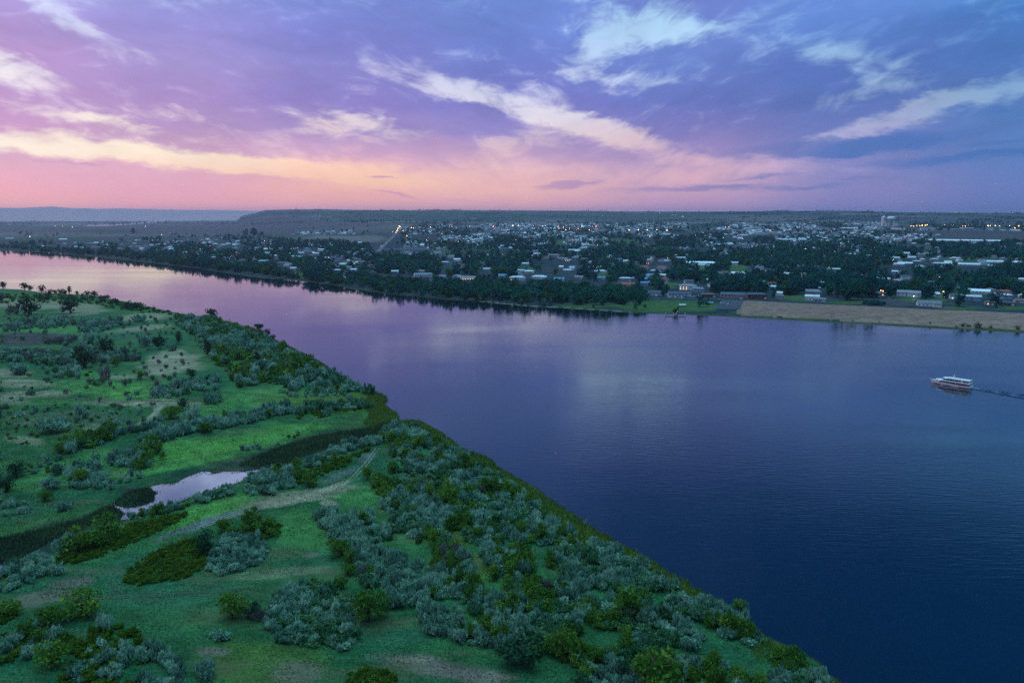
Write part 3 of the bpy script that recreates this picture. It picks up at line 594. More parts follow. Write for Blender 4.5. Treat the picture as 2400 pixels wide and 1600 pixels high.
ZA = [(905,1012),(965,1005),(1040,1052),(1130,1095),(1200,1145),(1270,1210),(1340,1262),(1420,1290),(1500,1330),(1560,1365),(1640,1400),(1720,1450),(1790,1515),(1880,1568),(1925,1610),(1960,1700),(1340,1700),(1350,1575),(1200,1545),(1060,1520),(1010,1480),(970,1430),(860,1440),(840,1340),(790,1290),(740,1232),(735,1212),(830,1208),(885,1222),(905,1190),(870,1150),(930,1105),(915,1060),(890,1040)]
HOLES = [[(1085,1275),(1120,1290),(1150,1370),(1190,1400),(1180,1425),(1130,1390),(1090,1330)],[(1370,1480),(1440,1490),(1480,1530),(1420,1545),(1360,1520)],[(870,1225),(905,1210),(925,1235),(880,1265)],[(1000,1420),(1090,1425),(1110,1455),(1010,1465)],[(1560,1545),(1700,1520),(1760,1545),(1600,1590)],[(1040,1250),(1085,1265),(1090,1300),(1050,1290)]]
MIXA = {'silver': .66, 'willow': .15, 'olive': .15, 'twig': .04}
zone(ZA, 2.9, 1.5, 2.9, MIXA)
hw = [world_poly(h) for h in HOLES]
near = [q for q in near if q[7] or all(sdist(h, np.array([q[0]]), np.array([q[1]]))[0] < 0 for h in hw)]
zone([(415,745),(500,750),(560,772),(640,808),(710,842),(770,876),(830,906),(875,928),(800,930),(690,925),(630,905),(560,915),(530,880),(500,850),(480,830),(460,800),(430,775),(410,760)], 4.6, 2.3, 4.2, {'silver': .5, 'olive': .2, 'willow': .18, 'dark': .12})
for p in ([(0,765),(60,755),(170,750),(180,763),(100,772),(0,778)],[(178,774),(200,755),(285,753),(288,768),(250,778),(190,784)],[(100,806),(155,795),(180,800),(150,817),(100,814)]):
    zone(p, 5.5, 2.2, 3.8, {'silver': .65, 'twig': .35}, keepp=.85)
for p in ([(0,830),(60,825),(130,830),(190,820),(330,832),(330,850),(240,858),(180,862),(125,864),(60,852),(0,857)],[(120,872),(185,870),(190,892),(130,897)],[(330,937),(370,917),(480,900),(515,895),(500,914),(420,937),(350,947)],[(210,905),(250,895),(260,912),(215,915)],[(480,905),(520,920),(515,955),(480,955)]):
    zone(p, 4.6, 2.0, 3.4, {'silver': .68, 'twig': .2, 'olive': .12}, keepp=.9)
zone([(0,690),(120,688),(250,703),(380,722),(415,738),(330,731),(200,712),(60,706),(0,712)], 9, 2.5, 4.5, {'olive': .7, 'dark': .3}, keepp=.7)
zone([(0,735),(400,745),(480,900),(330,1000),(0,1040)], 13, 1.1, 2.4, {'silver': .5, 'twig': .25, 'olive': .25}, keepp=.55)
zone([(0,955),(350,955),(345,1010),(0,1060)], 6.5, .9, 2.0, {'silver': .4, 'olive': .45, 'twig': .15}, keepp=.6)
for p, s, k in (([(140,1064),(200,1042),(330,1012),(400,990),(400,1005),(340,1022),(270,1038),(200,1062),(150,1078)], 3.6, {'willow': .45, 'silver': .4, 'olive': .15}),
 ([(330,1037),(430,1005),(560,983),(680,958),(695,970),(600,1000),(480,1020),(340,1052)], 3.3, {'silver': .7, 'willow': .3}),
 ([(690,968),(750,948),(850,943),(872,960),(780,975),(760,985),(700,992)], 3.4, {'silver': .55, 'olive': .3, 'dark': .15}),
 ([(255,1082),(330,1055),(390,1060),(380,1102),(300,1107),(260,1097)], 3.0, {'silver': .85, 'willow': .15}),
 ([(155,1112),(225,1085),(250,1130),(240,1157),(170,1152)], 3.0, {'silver': .8, 'olive': .2}),
 ([(300,1220),(360,1207),(410,1196),(480,1175),(560,1147),(640,1122),(700,1100),(700,1110),(640,1140),(560,1166),(480,1190),(420,1206),(330,1230)], 2.35, {'silver': .6, 'willow': .25, 'olive': .15}),
 ([(570,1152),(600,1110),(660,1104),(690,1122),(690,1152),(640,1172),(580,1172)], 2.6, {'silver': .85, 'twig': .15}),
 ([(715,1098),(790,1062),(810,1045),(890,1036),(890,1050),(820,1064),(760,1097),(720,1107)], 2.7, {'silver': .9, 'olive': .1}),
 ([(690,1120),(760,1100),(870,1056),(870,1066),(780,1115),(700,1150)], 2.7, {'olive': .8, 'willow': .2}),
 ([(0,1390),(0,1352),(60,1322),(112,1312),(115,1352),(60,1382),(0,1402)], 2.5, {'silver': .85, 'olive': .15}),
 ([(485,1348),(505,1292),(520,1262),(600,1262),(630,1302),(600,1342),(520,1360)], 2.2, {'silver': .95, 'twig': .05}),
 ([(735,1237),(760,1212),(830,1210),(870,1230),(880,1262),(830,1277),(790,1264),(750,1252)], 2.3, {'olive': .4, 'silver': .6}),
 ([(505,1472),(600,1468),(610,1484),(515,1488)], 2.3, {'silver': .6, 'twig': .4}),
 ([(615,1482),(640,1402),(700,1387),(800,1382),(830,1430),(838,1520),(800,1542),(720,1527),(650,1512)], 2.2, {'silver': .75, 'twig': .2, 'willow': .05}),
 ([(0,1500),(90,1480),(180,1500),(160,1540),(0,1572)], 2.5, {'olive': .75, 'silver': .25}),
 ([(170,1502),(260,1475),(310,1490),(350,1530),(420,1572),(440,1660),(130,1660),(160,1560)], 2.5, {'silver': .5, 'olive': .5}),
 ([(980,1470),(1090,1440),(1120,1480),(1060,1500),(1000,1500)], 3.0, {'silver': .8, 'willow': .2})):
    zone(p, s, s*.5, s*.95, k)
for p in ([(285,1374),(320,1332),(400,1290),(460,1272),(500,1300),(480,1342),(430,1367),(330,1382)],[(280,1258),(300,1237),(440,1212),(430,1227),(380,1252),(290,1292),(220,1317),(140,1337),(130,1322)],[(510,1272),(560,1252),(660,1242),(667,1257),(600,1282),(560,1292)],[(0,1430),(40,1425),(50,1452),(0,1482)],[(800,1700),(820,1592),(880,1577),(930,1597),(950,1700)],[(690,1392),(730,1372),(760,1374),(720,1396)]):
    zone(p, 1.55, 1.0, 1.9, {'olive': .93, 'willow': .07})
for p in ([(570,1062),(640,1038),(700,1020),(710,1030),(620,1060),(580,1074)],[(60,1100),(140,1080),(150,1100),(80,1130)],[(250,1140),(330,1115),(340,1125),(250,1160)],[(0,1180),(60,1170),(120,1200),(0,1230)],[(640,930),(700,905),(820,935),(700,940)]):
    zone(p, 4.2, 1.0, 2.0, {'silver': .8, 'olive': .2}, keepp=.7)
zone([(-420,720),(-5,720),(-5,1600),(-420,1600)], 7.5, 1.6, 3.6, {'silver': .6, 'willow': .2, 'olive': .2}, keepp=.75)
zone([(-200,1655),(1960,1700),(2060,1900),(-200,1900)], 4.5, 1.2, 2.6, {'silver': .6, 'willow': .15, 'olive': .25}, keepp=.7)
NX = np.array([q[0] for q in near]); NY = np.array([q[1] for q in near]); NZ, nsn, _, npd = height(NX, NY, True)
ok = (NZ > .05) | np.array([q[7] for q in near])
ok &= (nsn > np.where(NY < 230, 2.5, np.where(NY < 520, 5+7*vnoise(NX, NY, 25), 2))) | np.array([q[7] for q in near])
ok &= (npd < -.8) | np.array([q[7] for q in near])
near = [near[i]+(max(float(NZ[i]), .1),) for i in range(len(near)) if ok[i]]
inview = lambda q: -30 < q[5] < 2430 and q[6]-60 < 1640
def scr(q): return q[2]/math.hypot(math.hypot(q[0], q[1]), CAM_H)*(1.6 if q[7] else 1)
trees_near = [q for q in near if q[7]]
shr = sorted([q for q in near if not q[7] and inview(q)], key=scr, reverse=True)
sel, rest_s = shr[:300], shr[300:]+[q for q in near if not q[7] and not inview(q)]
NAMES = {'silver': ('silver_shrub', 'silvery grey-green shrub'), 'sage': ('sage_green_shrub', 'mid-green leafy shrub'), 'willow': ('willow_shrub', 'yellow-green bushy shrub'), 'olive': ('low_shrub', 'low olive-green shrub'), 'twig': ('twiggy_shrub', 'grey leafless twiggy shrub'), 'dark': ('dark_shrub', 'dark green shrub')}
def place_plant(q, name, desc, cat, group, stem_name, crown_name, stem_mesh, cmeshes):
    x, y, r, hh, sp, px, py, tr, z = q
    e = bpy.data.objects.new(name, None); sc.collection.objects.link(e); e.location = (x, y, z-.05); e.empty_display_size = .5
    e.rotation_euler = (0, 0, random.random()*6.28); e.scale = (r, r*random.uniform(.85, 1.1), r*hh)
    for nm, me in ((crown_name, random.choice(cmeshes)), (stem_name, stem_mesh)):
        c = bpy.data.objects.new(nm, me); sc.collection.objects.link(c); c.parent = e
    tag(e, cat=cat, group=group); pend(e, desc, NLM if py > 640 and y < 900 and cat != 'x' and group.endswith('near bank') else FLM, px, py)
    return e
for q in sel:
    nm, de = NAMES[q[4]]; place_plant(q, nm, de, 'shrub', 'shrubs growing over the near bank', 'stem', 'foliage', STEM[q[4]], CM[q[4]] if math.hypot(q[0], q[1]) < 420 else CMM[q[4]])
for q in trees_near:
    nm, de = ('willow_tree', 'yellow-green rounded tree') if q[4] == 'willow' else ('dark_tree', 'dark green tree')
    place_plant(q, nm, de, 'tree', 'trees scattered over the near bank', 'trunk', 'crown', random.choice(TRUNK), CM[q[4]] if math.hypot(q[0], q[1]) < 500 else CMM[q[4]])
for o in bpy.data.objects:   # label landmarks for near shrubs are always near-bank ones
    pass

def realise(name, items, tabs, label, cat, mats, lod):
    """items: (x, y, z, r, hs, species); one mesh of many plants"""
    VV = []; TTn = []; MI = []; g = np.random.default_rng(5); keys = list(mats)
    for (x, y, z, r, hh, sp) in items:
        tb = tabs[lod(x, y)][sp]; V, tn = tb[g.integers(len(tb))]; a = g.random()*6.283; ca, sa = math.cos(a), math.sin(a)
        P = np.empty_like(V, dtype=np.float32); P[:, 0] = (V[:, 0]*ca-V[:, 1]*sa)*r+x; P[:, 1] = (V[:, 0]*sa*1.15+V[:, 1]*ca*.85)*r+y; P[:, 2] = V[:, 2]*r*hh+z-.05
        VV.append(P); TTn.append(np.clip(tn+(g.random()-.45)*.7, 0, 1)); MI.append(np.full(len(V)//4, keys.index(sp)))
    V = np.concatenate(VV); o = mesh_obj(name, V, quads(len(V)), mats=[M[k] for k in keys], midx=np.concatenate(MI), attrs={'tint': ('FLOAT', np.concatenate(TTn))})
    tag(o, label, cat, kind='stuff'); return o
realise('shrub_thicket', [(q[0], q[1], q[8], q[2], q[3], q[4]) for q in rest_s], [TM, TF], 'dense mass of small silver and green shrubs covering the near bank', 'thicket', list(SPEC), lambda x, y: 0 if math.hypot(x, y) < 430 else 1)

# reeds and marsh grass -----------------------------------------------
def tufts(name, x, y, hmin, hmax, mat, label, wid=.16, blades=6, spread=.45):
    n_ = len(x); z = height(x, y); k = z > -.6; x, y, z = x[k], y[k], np.maximum(z[k], 0); n_ = len(x)
    g = np.random.default_rng(11); X_ = np.repeat(x, blades)+g.normal(size=n_*blades)*spread; Y_ = np.repeat(y, blades)+g.normal(size=n_*blades)*spread
    a = g.random(n_*blades)*6.283; h_ = g.uniform(hmin, hmax, n_*blades); lx = g.normal(size=n_*blades)*.3*h_; ly = g.normal(size=n_*blades)*.3*h_; Zb = np.repeat(z, blades)-.05
    dx, dy = np.cos(a)*wid, np.sin(a)*wid
    V = np.stack([np.stack([X_-dx, Y_-dy, Zb], 1), np.stack([X_+dx, Y_+dy, Zb], 1), np.stack([X_+dx*.3+lx, Y_+dy*.3+ly, Zb+h_], 1), np.stack([X_-dx*.3+lx, Y_-dy*.3+ly, Zb+h_], 1)], 1).reshape(-1, 3)
    t_ = np.repeat(np.clip(g.random(n_*blades)*.7+np.repeat(vnoise(x, y, 6), blades)*.4, 0, 1), 4)
    o = mesh_obj(name, V, quads(len(V)), mat, attrs={'tint': ('FLOAT', t_)}); tag(o, label, 'reeds', kind='stuff'); return o
SHORE = [(q[0], q[1]) for q in NEARP if 400 < q[0] < 2000]
sx_, sy_ = jgrid([(560,740),(700,820),(900,915),(915,960),(940,975),(990,990),(1140,1070),(1290,1172),(1420,1252),(1640,1380),(1800,1500),(1980,1610),(1990,1680),(1900,1680),(1700,1470),(1500,1360),(1300,1260),(1120,1130),(960,1040),(850,1010),(700,985),(680,940),(850,930),(640,830)], 1.15, g2)
dS = sdist(near_w, sx_, sy_); wS = 6+13*vnoise(sx_, sy_, 22)
kS = (dS > -1.2) & (dS < wS)
tufts('river_reeds', sx_[kS], sy_[kS], .4, 1.2, M['reed'], 'olive green reeds fringing the near shoreline', .2)
MAR = [[(560,1097),(640,1060),(740,1030),(850,1012),(930,985),(935,1008),(890,1017),(830,1032),(760,1062),(690,1083),(600,1096)],[(300,1165),(345,1143),(368,1155),(352,1178),(300,1187),(262,1180)],[(-90,1290),(100,1250),(200,1225),(262,1187),(290,1206),(264,1222),(160,1262),(60,1308),(-90,1345)]]
xs_, ys_ = zip(*[jgrid(p, 1.0, g2) for p in MAR]); xs_ = np.concatenate(xs_); ys_ = np.concatenate(ys_)
tufts('marsh_reeds', xs_, ys_, .5, 1.4, M['marsh'], 'dark blackish-green marsh reeds filling the creek bed', .2)
ax_, ay_ = jgrid([(0,900),(300,900),(700,940),(920,960),(1130,1090),(1400,1280),(1700,1440),(1950,1640),(-60,1680)], 1.6, g2)
ak = (vnoise(ax_, ay_, 5) > .35) & (sdist(near_w, ax_, ay_) > 2)
M['grass'] = leafmat('grass_blades', (.012,.07,.03), (.025,.13,.05), (.10,.17,.06))
tufts('rough_grass', ax_[ak], ay_[ak], .14, .5, M['grass'], 'low tufts of rough grass over the near bank', .16, 4, .8)
mx_, my_ = jgrid([(0,960),(330,1010),(900,960),(900,1090),(700,1330),(450,1400),(0,1420)], 2.2, g2)
mk = vnoise(mx_, my_, 9) > .45
tufts('meadow_grass', mx_[mk], my_[mk], .25, .6, M['olive'], 'tufts of rough grass in the wet meadow', .14, 4, .7)

# ------------------------------------------------------------------ solid-building helper
class MB:
    def __init__(s): s.v = []; s.f = []
    def add(s, V, Fc): b = len(s.v); s.v += [tuple(q) for q in V]; s.f += [tuple(i+b for i in f) for f in Fc]
    def box(s, x0, x1, y0, y1, z0, z1):
        s.add([(x0,y0,z0),(x1,y0,z0),(x1,y1,z0),(x0,y1,z0),(x0,y0,z1),(x1,y0,z1),(x1,y1,z1),(x0,y1,z1)],
              [(3,2,1,0),(4,5,6,7),(0,1,5,4),(1,2,6,5),(2,3,7,6),(3,0,4,7)])
    def prism(s, pts, z0, z1):
        n = len(pts); s.add([(x,y,z0) for x, y in pts]+[(x,y,z1) for x, y in pts], [tuple(range(n))[::-1], tuple(range(n, 2*n))]+[(i,(i+1)%n,(i+1)%n+n,i+n) for i in range(n)])
    def cyl(s, x, y, z0, z1, r, r2=None, n=12):
        r2 = r if r2 is None else r2
        s.add([(x+r*math.cos(6.2832*k/n), y+r*math.sin(6.2832*k/n), z0) for k in range(n)]+[(x+r2*math.cos(6.2832*k/n), y+r2*math.sin(6.2832*k/n), z1) for k in range(n)],
              [tuple(range(n))[::-1], tuple(range(n, 2*n))]+[(k,(k+1)%n,(k+1)%n+n,k+n) for k in range(n)])
    def gable(s, x0, x1, y0, y1, z, h, ov=.6, th=.25):
        ym = (y0+y1)/2; a, b, c, d = x0-ov, x1+ov, y0-ov, y1+ov; zo = z-h*ov/(ym-y0)
        for yy in (c, d):
            s.add([(a,yy,zo),(b,yy,zo),(b,ym,z+h),(a,ym,z+h),(a,yy,zo+th),(b,yy,zo+th),(b,ym,z+h+th),(a,ym,z+h+th)],
                  [(3,2,1,0),(4,5,6,7),(0,1,5,4),(1,2,6,5),(2,3,7,6),(3,0,4,7)])
    def hip(s, x0, x1, y0, y1, z, h, ov=.6):
        a, b, c, d = x0-ov, x1+ov, y0-ov, y1+ov; q = (d-c)/2; ym = (c+d)/2
        s.add([(a,c,z-.1),(b,c,z-.1),(b,d,z-.1),(a,d,z-.1),(a,c,z+.15),(b,c,z+.15),(b,d,z+.15),(a,d,z+.15),(a+q,ym,z+h),(b-q,ym,z+h)],
              [(3,2,1,0),(0,1,5,4),(1,2,6,5),(2,3,7,6),(3,0,4,7),(4,5,9,8),(6,7,8,9),(5,6,9),(7,4,8)])
    def mesh(s, name, mat): return mesh_obj(name, s.v, s.f, mat, link=False)
    def build(s, name, mat, parent=None): return mesh_obj(name, s.v, s.f, mat, parent)
def empty(name, x, y, z, rz=0): 
    e = bpy.data.objects.new(name, None); sc.collection.objects.link(e); e.location = (x, y, z); e.rotation_euler = (0, 0, rz); return e
def child(name, me, parent, mat=None):
    c = bpy.data.objects.new(name, me); sc.collection.objects.link(c); c.parent = parent
    if mat: c.material_slots[0].link = 'OBJECT'; c.material_slots[0].material = mat
    return c

WALLS = {'white': simple('white_walls', (.82,.84,.84), .7, .06), 'cream': simple('cream_walls', (.60,.53,.44), .8, .1), 'pink': simple('pinkish_walls', (.62,.40,.38), .8, .1), 'blue': simple('pale_blue_walls', (.30,.46,.58), .8, .1), 'brick': simple('brick_walls', (.24,.12,.10), .9, .2), 'grey': simple('grey_walls', (.42,.44,.46), .8, .1)}
ROOFS = {'slate': simple('slate_roof', (.07,.10,.14), .8, .2, .6), 'grey': simple('grey_roof', (.22,.23,.27), .8, .2, .6), 'pale': simple('pale_roof', (.55,.60,.66), .6, .12, .6), 'red': simple('red_roof', (.34,.10,.08), .8, .2, .6), 'brown': simple('brown_roof', (.16,.12,.11), .85, .2, .6), 'white': simple('white_roof', (.80,.84,.88), .5, .06, .6), 'blue': simple('blue_roof', (.10,.26,.42), .6, .12, .6), 'teal': simple('teal_roof', (.12,.40,.42), .6, .12, .6)}
M['glass'] = simple('window_glass', (.02,.03,.05), .1, .1, 1, .6)
M['litglass'] = emis('lit_window_glow', (1., .70, .38), 1.6)
M['asphalt'] = simple('asphalt', (.045,.055,.075), .9, .2, .3)
M['concrete'] = simple('concrete', (.42,.42,.42), .85, .12, .8)
M['white'] = simple('white_paint', (.80,.82,.84), .35, .03, 1, .5)
M['metal'] = simple('grey_metal', (.35,.36,.38), .5, .1, 1, .5, .3)
M['rubber'] = simple('black_rubber', (.02,.02,.02), .8)
HCACHE = {}
def house_meshes(w, d, h, rt, wing):
    key = (round(w/3)*3, round(d/3)*3, round(h*2)/2, rt, wing)
    if key in HCACHE: return HCACHE[key]
    w, d, h = key[:3]; wl = MB(); rf = MB(); wn = MB(); gd = MB(); rh = min(d*.22, 3.2)
    def block(x0, x1, y0, y1, hh, r):
        wl.box(x0, x1, y0, y1, -1.2, hh)
        if r == 'gable':
            ym = (y0+y1)/2
            for xx in (x0, x1-.2): wl.add([(xx,y0,hh),(xx+.2,y0,hh),(xx+.2,y1,hh),(xx,y1,hh),(xx,ym,hh+rh*.98),(xx+.2,ym,hh+rh*.98)], [(0,1,5,4),(2,3,4,5),(0,4,3),(1,2,5)])
            rf.gable(x0, x1, y0, y1, hh, rh)
        elif r == 'hip': rf.hip(x0, x1, y0, y1, hh, rh)
        else: rf.box(x0-.3, x1+.3, y0-.3, y1+.3, hh, hh+.45)
    block(-w/2, w/2, -d/2, d/2, h, rt)
    if wing: block(w*.12, w*.12+d*.8, -d/2-d*.55, -d/2+.1-.12, h*.98, 'hip' if rt == 'gable' else 'hip') 
    n = max(2, int(w/4.5)); yf = -d/2
    for i in range(n):
        x = -w/2+(i+.5)*w/n
        if wing and w*.05 < x < w*.14+d*.85: continue
        for lv in range(max(1, int(h/2.8))):
            if lv == 0 and i == n-1: continue
            z0 = .9+lv*2.8; wn.box(x-.8, x+.8, yf-.06, yf-.003, z0, z0+1.3)
    gd.box(w/2-4.6, w/2-1.4, yf-.08, yf-.003, 0, 2.3)
    r = (wl.mesh('wall', WALLS['white']), rf.mesh('roof', ROOFS['slate']), wn.mesh('window', M['glass']) if wn.v else None, gd.mesh('garage_door', M['white']))
    HCACHE[key] = r; return r
cm_ = MB(); cm_.box(-.5, .5, -.4, .4, 0, 2.0); CHIM = cm_.mesh('chimney', WALLS['brick'])
WD = {'white': 'white-walled', 'cream': 'cream-walled', 'pink': 'pink-walled', 'blue': 'pale blue', 'brick': 'brick', 'grey': 'grey-walled'}
HOUSES = []
def house(px, py, w, d, h, wall, roof, rt='gable', rz=None, wing=False, lit=False, name='house', x=None, y=None, cat='house', small=False):
    if x is None: x, y = map(float, G(px, py))
    if rz is None: rz = -math.atan2(x, y)*.8+random.uniform(-.25, .25)
    z = hz(x, y); e = empty(name, x, y, z+.05, rz)
    a, b, c, g = house_meshes(w, d, h, rt, wing)
    child('wall', a, e, WALLS[wall]); rf = child('roof', b, e, ROOFS[roof])
    if not small:
        if c: child('window', c, e, M['litglass'] if lit else M['glass'])
        child('garage_door', g, e)
        if rt != 'flat' and h < 6:
            ch = child('chimney', CHIM, rf); ch.location = (w*.2, 0, h+.8)
    else:
        if lit and c: child('window', c, e, M['litglass'])
    desc = f"{WD[wall]} {name.replace('_', ' ')} with {roof} roof"+(' and lit windows' if lit else '')
    tag(e, cat=cat, group={'house': 'houses across the town', 'shed': 'long sheds and barns in town'}[cat]); pend(e, desc, FLM, px, py); HOUSES.append((x, y, max(w, d)*.55, px, py))
    return e
# houses read from the photograph: px, py, width px, height m, wall, roof, roof type, wing, lit
HL = [(1717,697,52,4.2,'pink','slate','gable',1,0),(1773,703,42,6.2,'brick','slate','hip',0,0),(1592,693,52,3.6,'white','slate','gable',0,0),(1660,696,32,4,'brick','brown','hip',0,0),(1612,679,38,6.5,'white','grey','hip',1,1),(1536,690,34,3.4,'white','slate','gable',0,0),
 (1512,669,22,4.5,'blue','blue','gable',0,0),(1903,707,30,5.6,'white','pale','gable',0,0),(1922,710,26,3.6,'grey','grey','hip',0,0),(1718,623,20,7,'white','pale','gable',0,0),(1782,669,22,4,'blue','teal','gable',0,0),(1808,681,30,4.5,'blue','pale','hip',1,0),(1826,695,16,3.6,'white','pale','gable',0,0),
 (1883,652,24,6,'pink','grey','hip',1,1),(1843,648,13,3.6,'white','pale','gable',0,0),(1852,658,12,4,'blue','pale','gable',0,0),(1745,660,13,3.6,'blue','pale','gable',0,0),(1638,645,16,5,'grey','pale','gable',0,0),(1656,659,8,3,'white','white','gable',0,0),
 (2130,698,44,6.2,'white','grey','gable',1,0),(2200,699,19,4.4,'white','pale','gable',0,0),(2176,721,46,4.4,'white','grey','gable',1,0),(2236,704,20,5.5,'white','slate','gable',0,1),(2274,708,36,6,'blue','pale','gable',1,0),(2290,690,46,3.6,'white','white','gable',0,0),(2320,718,18,3.6,'pink','brown','hip',0,1),(2360,719,28,3.4,'brick','slate','hip',0,0),(2388,713,20,3.4,'cream','brown','gable',0,0),
 (2062,696,30,3.8,'blue','slate','gable',0,1),(2036,668,24,4.6,'blue','blue','hip',0,0),(2068,660,38,3.2,'white','pale','gable',0,0),(2168,677,15,3.4,'white','pale','gable',0,0),(2194,679,12,3.2,'white','white','gable',0,0),(2190,612,14,4,'cream','pale','hip',0,0),(2210,623,40,3.6,'grey','pale','hip',0,0),(2392,662,26,3.8,'white','pale','gable',0,0),(2100,644,16,4.4,'blue','pale','gable',0,0),(2060,645,10,3.4,'white','pale','hip',0,0),(2280,668,16,3.4,'grey','pale','hip',0,0),(2340,668,12,3.2,'white','white','gable',0,0),(2221,618,12,3,'white','white','gable',0,0),
 (1212,657,34,5.5,'white','pale','hip',1,1),(1241,641,22,4.6,'white','white','hip',0,0),(1264,654,34,4.4,'white','pale','hip',1,0),(1311,658,24,4.2,'white','blue','gable',0,0),(1357,654,18,3.8,'pink','grey','gable',0,0),(1405,640,32,4,'white','pale','hip',0,0),(1407,655,24,3.6,'blue','blue','gable',0,0),
 (1468,672,38,4.6,'pink','red','gable',1,0),(1466,660,28,6,'blue','pale','hip',0,0),(1555,661,25,5,'grey','red','hip',0,0),(1555,650,14,4.5,'pink','pale','gable',0,0),(1517,659,18,4,'blue','blue','gable',0,0),(1520,649,22,3.8,'blue','blue','gable',0,0),(1511,629,20,4.2,'white','red','hip',0,0),(1551,630,21,4.4,'white','red','hip',1,0),(1463,614,22,4,'white','white','hip',0,0),(1386,617,13,4,'white','white','hip',0,0),(1231,621,15,4,'blue','pale','gable',0,0),(1315,629,9,4,'white','white','gable',0,0),(1258,598,22,4.4,'white','pale','hip',1,0),(1296,601,32,5,'pink','grey','hip',1,1),(1345,589,26,4.6,'blue','pale','gable',1,0),(1397,604,9,4,'pink','pale','gable',0,0),(1427,605,15,4,'white','pale','gable',0,0),(1384,632,8,5,'pink','white','gable',0,0),(1522,612,16,4,'blue','pale','hip',0,0),(1565,614,18,3.4,'grey','pale','gable',0,0),(1595,606,20,3.2,'blue','pale','gable',0,0),(1582,600,12,3.6,'white','pale','gable',0,0),
 (991,648,42,3.8,'white','grey','gable',0,0),(1010,650,10,3.8,'white','slate','gable',0,0),(1038,652,14,3.8,'white','grey','gable',0,0),(1095,655,48,3.6,'white','grey','gable',0,1),(1072,651,20,3.8,'grey','grey','hip',0,0),(876,624,24,3.2,'cream','red','flat',0,0),(817,631,14,4.2,'white','grey','gable',0,0),(829,635,12,3.2,'white','pale','gable',0,0),(808,655,14,3.6,'white','pale','gable',0,0),(926,640,16,3.4,'blue','pale','gable',0,0),(1042,617,20,3.4,'blue','pale','hip',0,0),(1072,611,16,4.5,'white','white','gable',0,0),(1077,615,20,4,'grey','grey','hip',0,0),(1102,606,12,4,'white','white','hip',0,0),(1145,634,24,3.4,'white','pale','gable',0,0),(1119,633,12,3.4,'white','pale','gable',0,0),(1180,650,22,4.2,'white','blue','gable',1,0),(1025,595,18,4,'white','grey','gable',0,0),(830,608,14,3.4,'cream','brown','gable',0,0),(842,571,10,3.4,'white','white','gable',0,0),
 (624,596,16,4.2,'white','pale','gable',0,0),(553,598,15,4,'pink','red','gable',0,1),(648,603,12,4.4,'white','white','hip',0,0),(688,604,16,4,'grey','pale','gable',0,0),(703,605,10,4,'blue','pale','gable',0,0),(617,615,26,3.6,'grey','teal','gable',0,0),(662,620,34,3.8,'pink','brown','hip',0,0),(688,634,14,5,'pink','pale','gable',0,0),(500,607,14,4,'white','pale','gable',0,0),(790,638,20,4.6,'grey','pale','hip',0,0),(767,636,12,4,'white','pale','gable',0,0),(741,597,14,4,'white','pale','gable',0,0),(595,612,16,3.8,'cream','brown','hip',0,0),(174,581,14,4,'white','pale','gable',0,0),(213,573,16,4.4,'blue','grey','hip',0,0),(229,582,24,3.4,'cream','brown','gable',0,0),(192,583,10,4,'cream','pale','gable',0,0),(98,579,8,4,'blue','pale','gable',0,0),(148,562,14,3.2,'white','white','gable',0,0),(22,560,14,3.2,'white','pale','gable',0,0),(333,585,10,5,'white','pale','gable',0,1),(325,580,14,3.6,'white','grey','gable',0,0),(392,584,12,4,'blue','pale','gable',0,0)]
for (px, py, wp, h, wa, ro, rt, wg, lt) in HL:
    x, y = G(px, py); d_ = math.hypot(x, y); w = max(wp*d_/F, 8); house(px, py, w, min(max(w*.42, 8), 13), h, wa, ro, rt, wing=bool(wg), lit=bool(lt))
# long low buildings
for (px, py, wp, dm, h, wa, ro, rz) in [(1640,620,70,16,4.6,'white','white',-.22),(1645,624,34,10,3.5,'white','pale',-.22),(1727,646,36,10,3.8,'white','white',-.28),(2121,621,28,9,3.2,'white','white',-.42),(2270,626,38,14,4,'grey','pale',-.45),(2332,618,28,10,3.6,'white','white',-.5),(2386,620,34,12,3.6,'white','white',-.5),
     (2254,567,134,16,4,'white','white',-.5),(955,588,100,14,4,'grey','slate',.1),(1855,565,60,14,4,'grey','pale',-.3),(2000,600,22,10,4,'grey','pale',-.3),(2120,597,20,10,3.4,'white','white',-.4)]:
    x, y = G(px, py); d_ = math.hypot(x, y); house(px, py, wp*d_/F, dm, h, wa, ro, 'gable', rz=rz, name='long_shed', cat='shed', small=True)

# random remainder of the town ------------------------------------------
g3 = np.random.default_rng(33)
def fillpx(poly, n, seed, clump=0, cs=60):
    g = np.random.default_rng(seed); p = np.array(poly, float); x0, y0 = p.min(0); x1, y1 = p.max(0); ox, oy = [], []
    while len(ox) < n:
        x = g.uniform(x0, x1, n*3); y = g.uniform(y0, y1, n*3); k = sdist(p, x, y) > 0
        if clump: k &= (fbm(x+seed*31, y*3.2, cs, 3) > g.uniform(.5-clump, .5+clump, n*3))
        ox += list(x[k]); oy += list(y[k])
        if len(ox) == 0: n = 0
    return np.array(ox[:n]), np.array(oy[:n])
def avoid(px, py, lst, pad):
    """keep open the fields, lawns and road, by picture position"""
    k = np.ones(len(px), bool)
    for (x, y, rx, ry) in lst: k &= ((px-x)/(rx+pad))**2+((py-y)/(ry+pad*.3))**2 > 1
    return k
OPEN = [(s[0], s[1], s[2]*.85, s[3]*.85) for s in FSPOTS if s[5] in ('f_brown', 'f_tan', 'f_lawn', 'f_green') and s[1] > 525 and s[6] > .75]
ROADPX = [(861,603),(885,590),(902,573),(919,557),(929,547),(936,538),(941,531),(944,524)]
